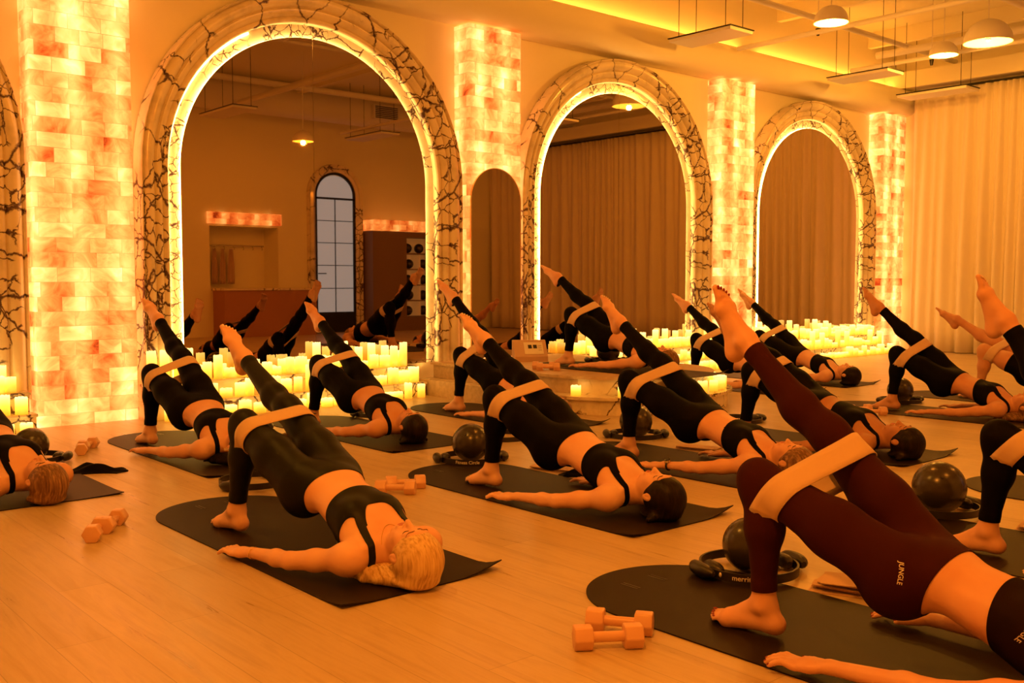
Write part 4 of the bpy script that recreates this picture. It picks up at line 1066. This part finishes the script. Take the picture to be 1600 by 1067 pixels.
dumbbell(1.37, 4.22, math.radians(60), 'pink dumbbell left of the blond person\'s mat, nearer of its pair'); dumbbell(1.47, 4.32, math.radians(52), 'pink dumbbell left of the blond person\'s mat, farther of its pair')
dumbbell(1.99, 6.36, math.radians(70), 'small pink dumbbell near the leftmost pillar, nearer of its pair'); dumbbell(2.06, 6.46, math.radians(50), 'small pink dumbbell near the leftmost pillar, farther of its pair')
dumbbell(5.02, 6.58-.2, math.radians(-40), 'pink dumbbell on the mat left of the podium') if 0 else None
dumbbell(5.84, 6.24, math.radians(-45), 'pink dumbbell on the podium deck, nearer of its pair', .292); dumbbell(5.90, 6.36, math.radians(-50), 'pink dumbbell on the podium deck, farther of its pair', .292)
dumbbell(4.80, 2.26, math.radians(-30), 'pink dumbbell behind the large ball, nearer of its pair'); dumbbell(4.89, 2.36, math.radians(-38), 'pink dumbbell behind the large ball, farther of its pair')
dumbbell(7.36, 4.18, math.radians(-30), 'pink dumbbell on the floor left of the mat before the curtain, nearer one'); dumbbell(7.30, 4.02, math.radians(-35), 'pink dumbbell on the floor left of the mat before the curtain, farther one')

def ring(x, y, rz, label, txt=None, txang=-PI/2, icon=False, z=0):
    r = empty('pilates_ring', (x, y, z), rz); R = .175; hh = .032
    n = 56; prof = [(-.004, .006), (.004, .006), (.004, .006+hh), (-.004, .006+hh), (-.004, .006)]
    MB().sweep([(R*math.cos(2*PI*i/n), R*math.sin(2*PI*i/n), 0) for i in range(n)], prof, closed=True,
               frames=[((math.cos(2*PI*i/n), math.sin(2*PI*i/n), 0), (0, 0, 1)) for i in range(n)]).build('hoop', M['ring'], r)
    for s_ in (-1, 1):
        mb = MB()
        for k, rad in ((1, R+.026), (-1, R-.026)):
            mb.tube([(s_*rad*math.cos(a), rad*math.sin(a), .028) for a in np.linspace(-.36, .36, 9)], [.010, .021, .025, .026, .026, .026, .025, .021, .010], 12)
        mb.build('hand_pad', M['pad'], r)
    if txt:
        vs, fs = text_mesh(txt, .026); out = []
        for a, b, c in vs: ang = txang+a/(R+.005); out.append(((R+.0052)*math.cos(ang), (R+.0052)*math.sin(ang), .0225+b))
        raw_mesh('lettering', out, fs, M['white_ink'], r, smooth=False)
        if icon:
            ang = txang-.56; MB().ball(((R+.005)*math.cos(ang), (R+.005)*math.sin(ang), .025), .009, 12, (.5, .8, 1)).build('emblem', M['white_ink'], r)
    tag(r, label, 'pilates ring', 'black pilates rings beside the mats')
def ball(x, y, R, label, z=0):
    r = empty('exercise_ball', (x, y, z)); MB().ball((0, 0, R), R, 48).build('ball_shell', M['ball'], r, angle=180)
    MB().cyl((-.7*R, -.45*R, R*1.55), (-.712*R, -.458*R, R*1.565), .008, seg=12).build('valve', M['ring'], r)
    tag(r, label, 'ball', 'small dark exercise balls beside the mats')
ring(3.00, 2.13, math.radians(-22), 'black pilates ring with white lettering behind the maroon standing leg', 'merrithew', math.radians(-126)+.05, True, z=.0055)
ball(3.02, 2.14, .100, 'dark exercise ball half hidden behind the maroon standing leg')
ring(3.64, 4.56, math.radians(-30), 'black pilates ring lettered Fitness Circle beside the centre mat', 'Fitness Circle', math.radians(-105))
ball(3.64, 4.56, .112, 'dark exercise ball in the ring beside the centre standing leg')
ring(4.45, 2.12, math.radians(-20), 'black pilates ring under the large ball at right', None, z=.0055); ball(4.45, 2.12, .119, 'large shiny dark ball at the right between two mats')
ring(5.05, 4.52, math.radians(-40), 'black pilates ring beside the watch wearer, left of the podium front'); ball(5.05, 4.52, .112, 'dark ball behind the standing leg of the watch wearer')
ring(8.25, 4.30, math.radians(-20), 'black pilates ring behind the standing leg before the curtain'); ball(8.25, 4.30, .11, 'dark ball behind the standing leg before the curtain')
ring(6.80, 6.44, math.radians(-35), 'black pilates ring on the podium deck', z=.297); ball(6.80, 6.44, .11, 'dark ball on the podium behind the instructor', z=.297)
ring(4.32, 6.58, math.radians(-25), 'black pilates ring behind the person before the largest mirror')
ring(3.14, 6.55, math.radians(-25), 'black pilates ring half hidden behind the person by the leftmost pillar', 'Fitness Circle', math.radians(-105))
ring(5.62, 3.6+2.55, 0, 'x') if 0 else None
ring(2.36, 4.78, math.radians(30), 'black pilates ring behind the blond person\'s standing leg'); 
ring(1.66, 6.22, math.radians(-30), 'black pilates ring right of the person at the left edge', z=.0055); ball(1.66, 6.22, .10, 'dark ball beside the person at the left edge', .0055)
ring(6.18, 4.5, math.radians(-20), 'black pilates ring behind the standing leg of the dark-haired person')
ring(4.32, 5.06, math.radians(-20), 'black pilates ring to the right of the mat end before the largest mirror')
def folded(x, y, z, rz, n, w, d, label, m='towel', nm='folded_band', cat='band'):
    mb = MB(); rg = random.Random(int(x*100))
    for k in range(n):
        a = rg.uniform(-.10, .10); zz = .001+k*.0085; sx = w*(1-.05*k)
        pts = []; N1 = 14
        for j in range(N1+1):
            t = j/N1; 
            for i in range(9):
                u = i/8; px = (u-.5)*d*(1-.3*t*(k % 2)); py = (t-.5)*sx; h_ = zz+.004*math.sin(t*6+k)*math.sin(u*3)+.003
                pts.append((px*math.cos(a)-py*math.sin(a), px*math.sin(a)+py*math.cos(a), h_))
        o_ = len(pts); P2 = pts+[(p[0], p[1], p[2]-.003) for p in pts]; f = []
        for j in range(N1):
            for i in range(8): q = j*9+i; f += [(q, q+1, q+10, q+9), (o_+q, o_+q+9, o_+q+10, o_+q+1)]
        for j in range(N1):
            for i in (0, 8): q = j*9+i; f.append((q, q+9, o_+q+9, o_+q))
        for i in range(8): f.append((i, o_+i, o_+i+1, i+1)); q = N1*9+i; f.append((q, q+1, o_+q+1, o_+q))
        mb.poly(P2, f)
    o = mb.build(nm, M[m], angle=50); o.location = (x, y, z); o.rotation_euler = (0, 0, rz); return tag(o, label, cat)
folded(3.115, 1.72, 0, math.radians(20), 5, .38, .15, 'stack of folded beige cloth bands on the floor beside the maroon hips')
folded(3.82, 4.02, 0, math.radians(20), 3, .30, .12, 'folded beige cloth bands on the floor right of the centre mat')
folded(4.98, 3.92, 0, math.radians(20), 3, .30, .12, 'folded beige cloth bands between the watch wearer and the next mat')
folded(4.47, 1.62, 0, math.radians(15), 3, .30, .12, 'folded beige cloth bands at the right edge of the picture')
def crumple(x, y, rz, w, d, hgt, label, seed, z=0):
    rg = random.Random(seed); n = 22; ph = [rg.random()*6 for _ in range(6)]; top = []
    for j in range(n+1):
        for i in range(n+1):
            u, v = -1+2*i/n, -1+2*j/n; r_ = math.hypot(u, v); k = min(1, 1/max(abs(u), abs(v), .01)) if r_ else 1
            e = 1-max(abs(u), abs(v))**3; px = u*w/2*(1+.12*math.sin(3*v+ph[0])); py = v*d/2*(1+.2*math.sin(2.5*u+ph[1]))
            h_ = .004+hgt*e*(.45+.30*math.sin(3.5*u+2*v+ph[2])+.25*math.sin(5*v-2*u+ph[3])); top.append((px, py, max(.003, h_)))
    m = n+1; bot = [(a, b, .0006) for a, b, c in top]; o_ = len(top); fs = []
    for j in range(n):
        for i in range(n): q = j*m+i; fs += [(q, q+1, q+m+1, q+m), (o_+q, o_+q+m, o_+q+m+1, o_+q+1)]
    for i in range(n):
        fs += [(i, o_+i, o_+i+1, i+1), (n*m+i, n*m+i+1, o_+n*m+i+1, o_+n*m+i), (i*m, (i+1)*m, o_+(i+1)*m, o_+i*m), (i*m+n, o_+i*m+n, o_+(i+1)*m+n, (i+1)*m+n)]
    o = MB().poly(top+bot, fs).build('grip_sock', M['black_knit'], angle=80); o.location = (x, y, z); o.rotation_euler = (0, 0, rz); return tag(o, label, 'sock')
crumple(1.86, 5.68, math.radians(-40), .30, .15, .05, 'crumpled black grip sock on the floor right of the person at the left edge', 3)
crumple(3.83, 3.80, math.radians(-50), .26, .12, .045, 'crumpled black grip sock between the centre person\'s hips and hand', 8)
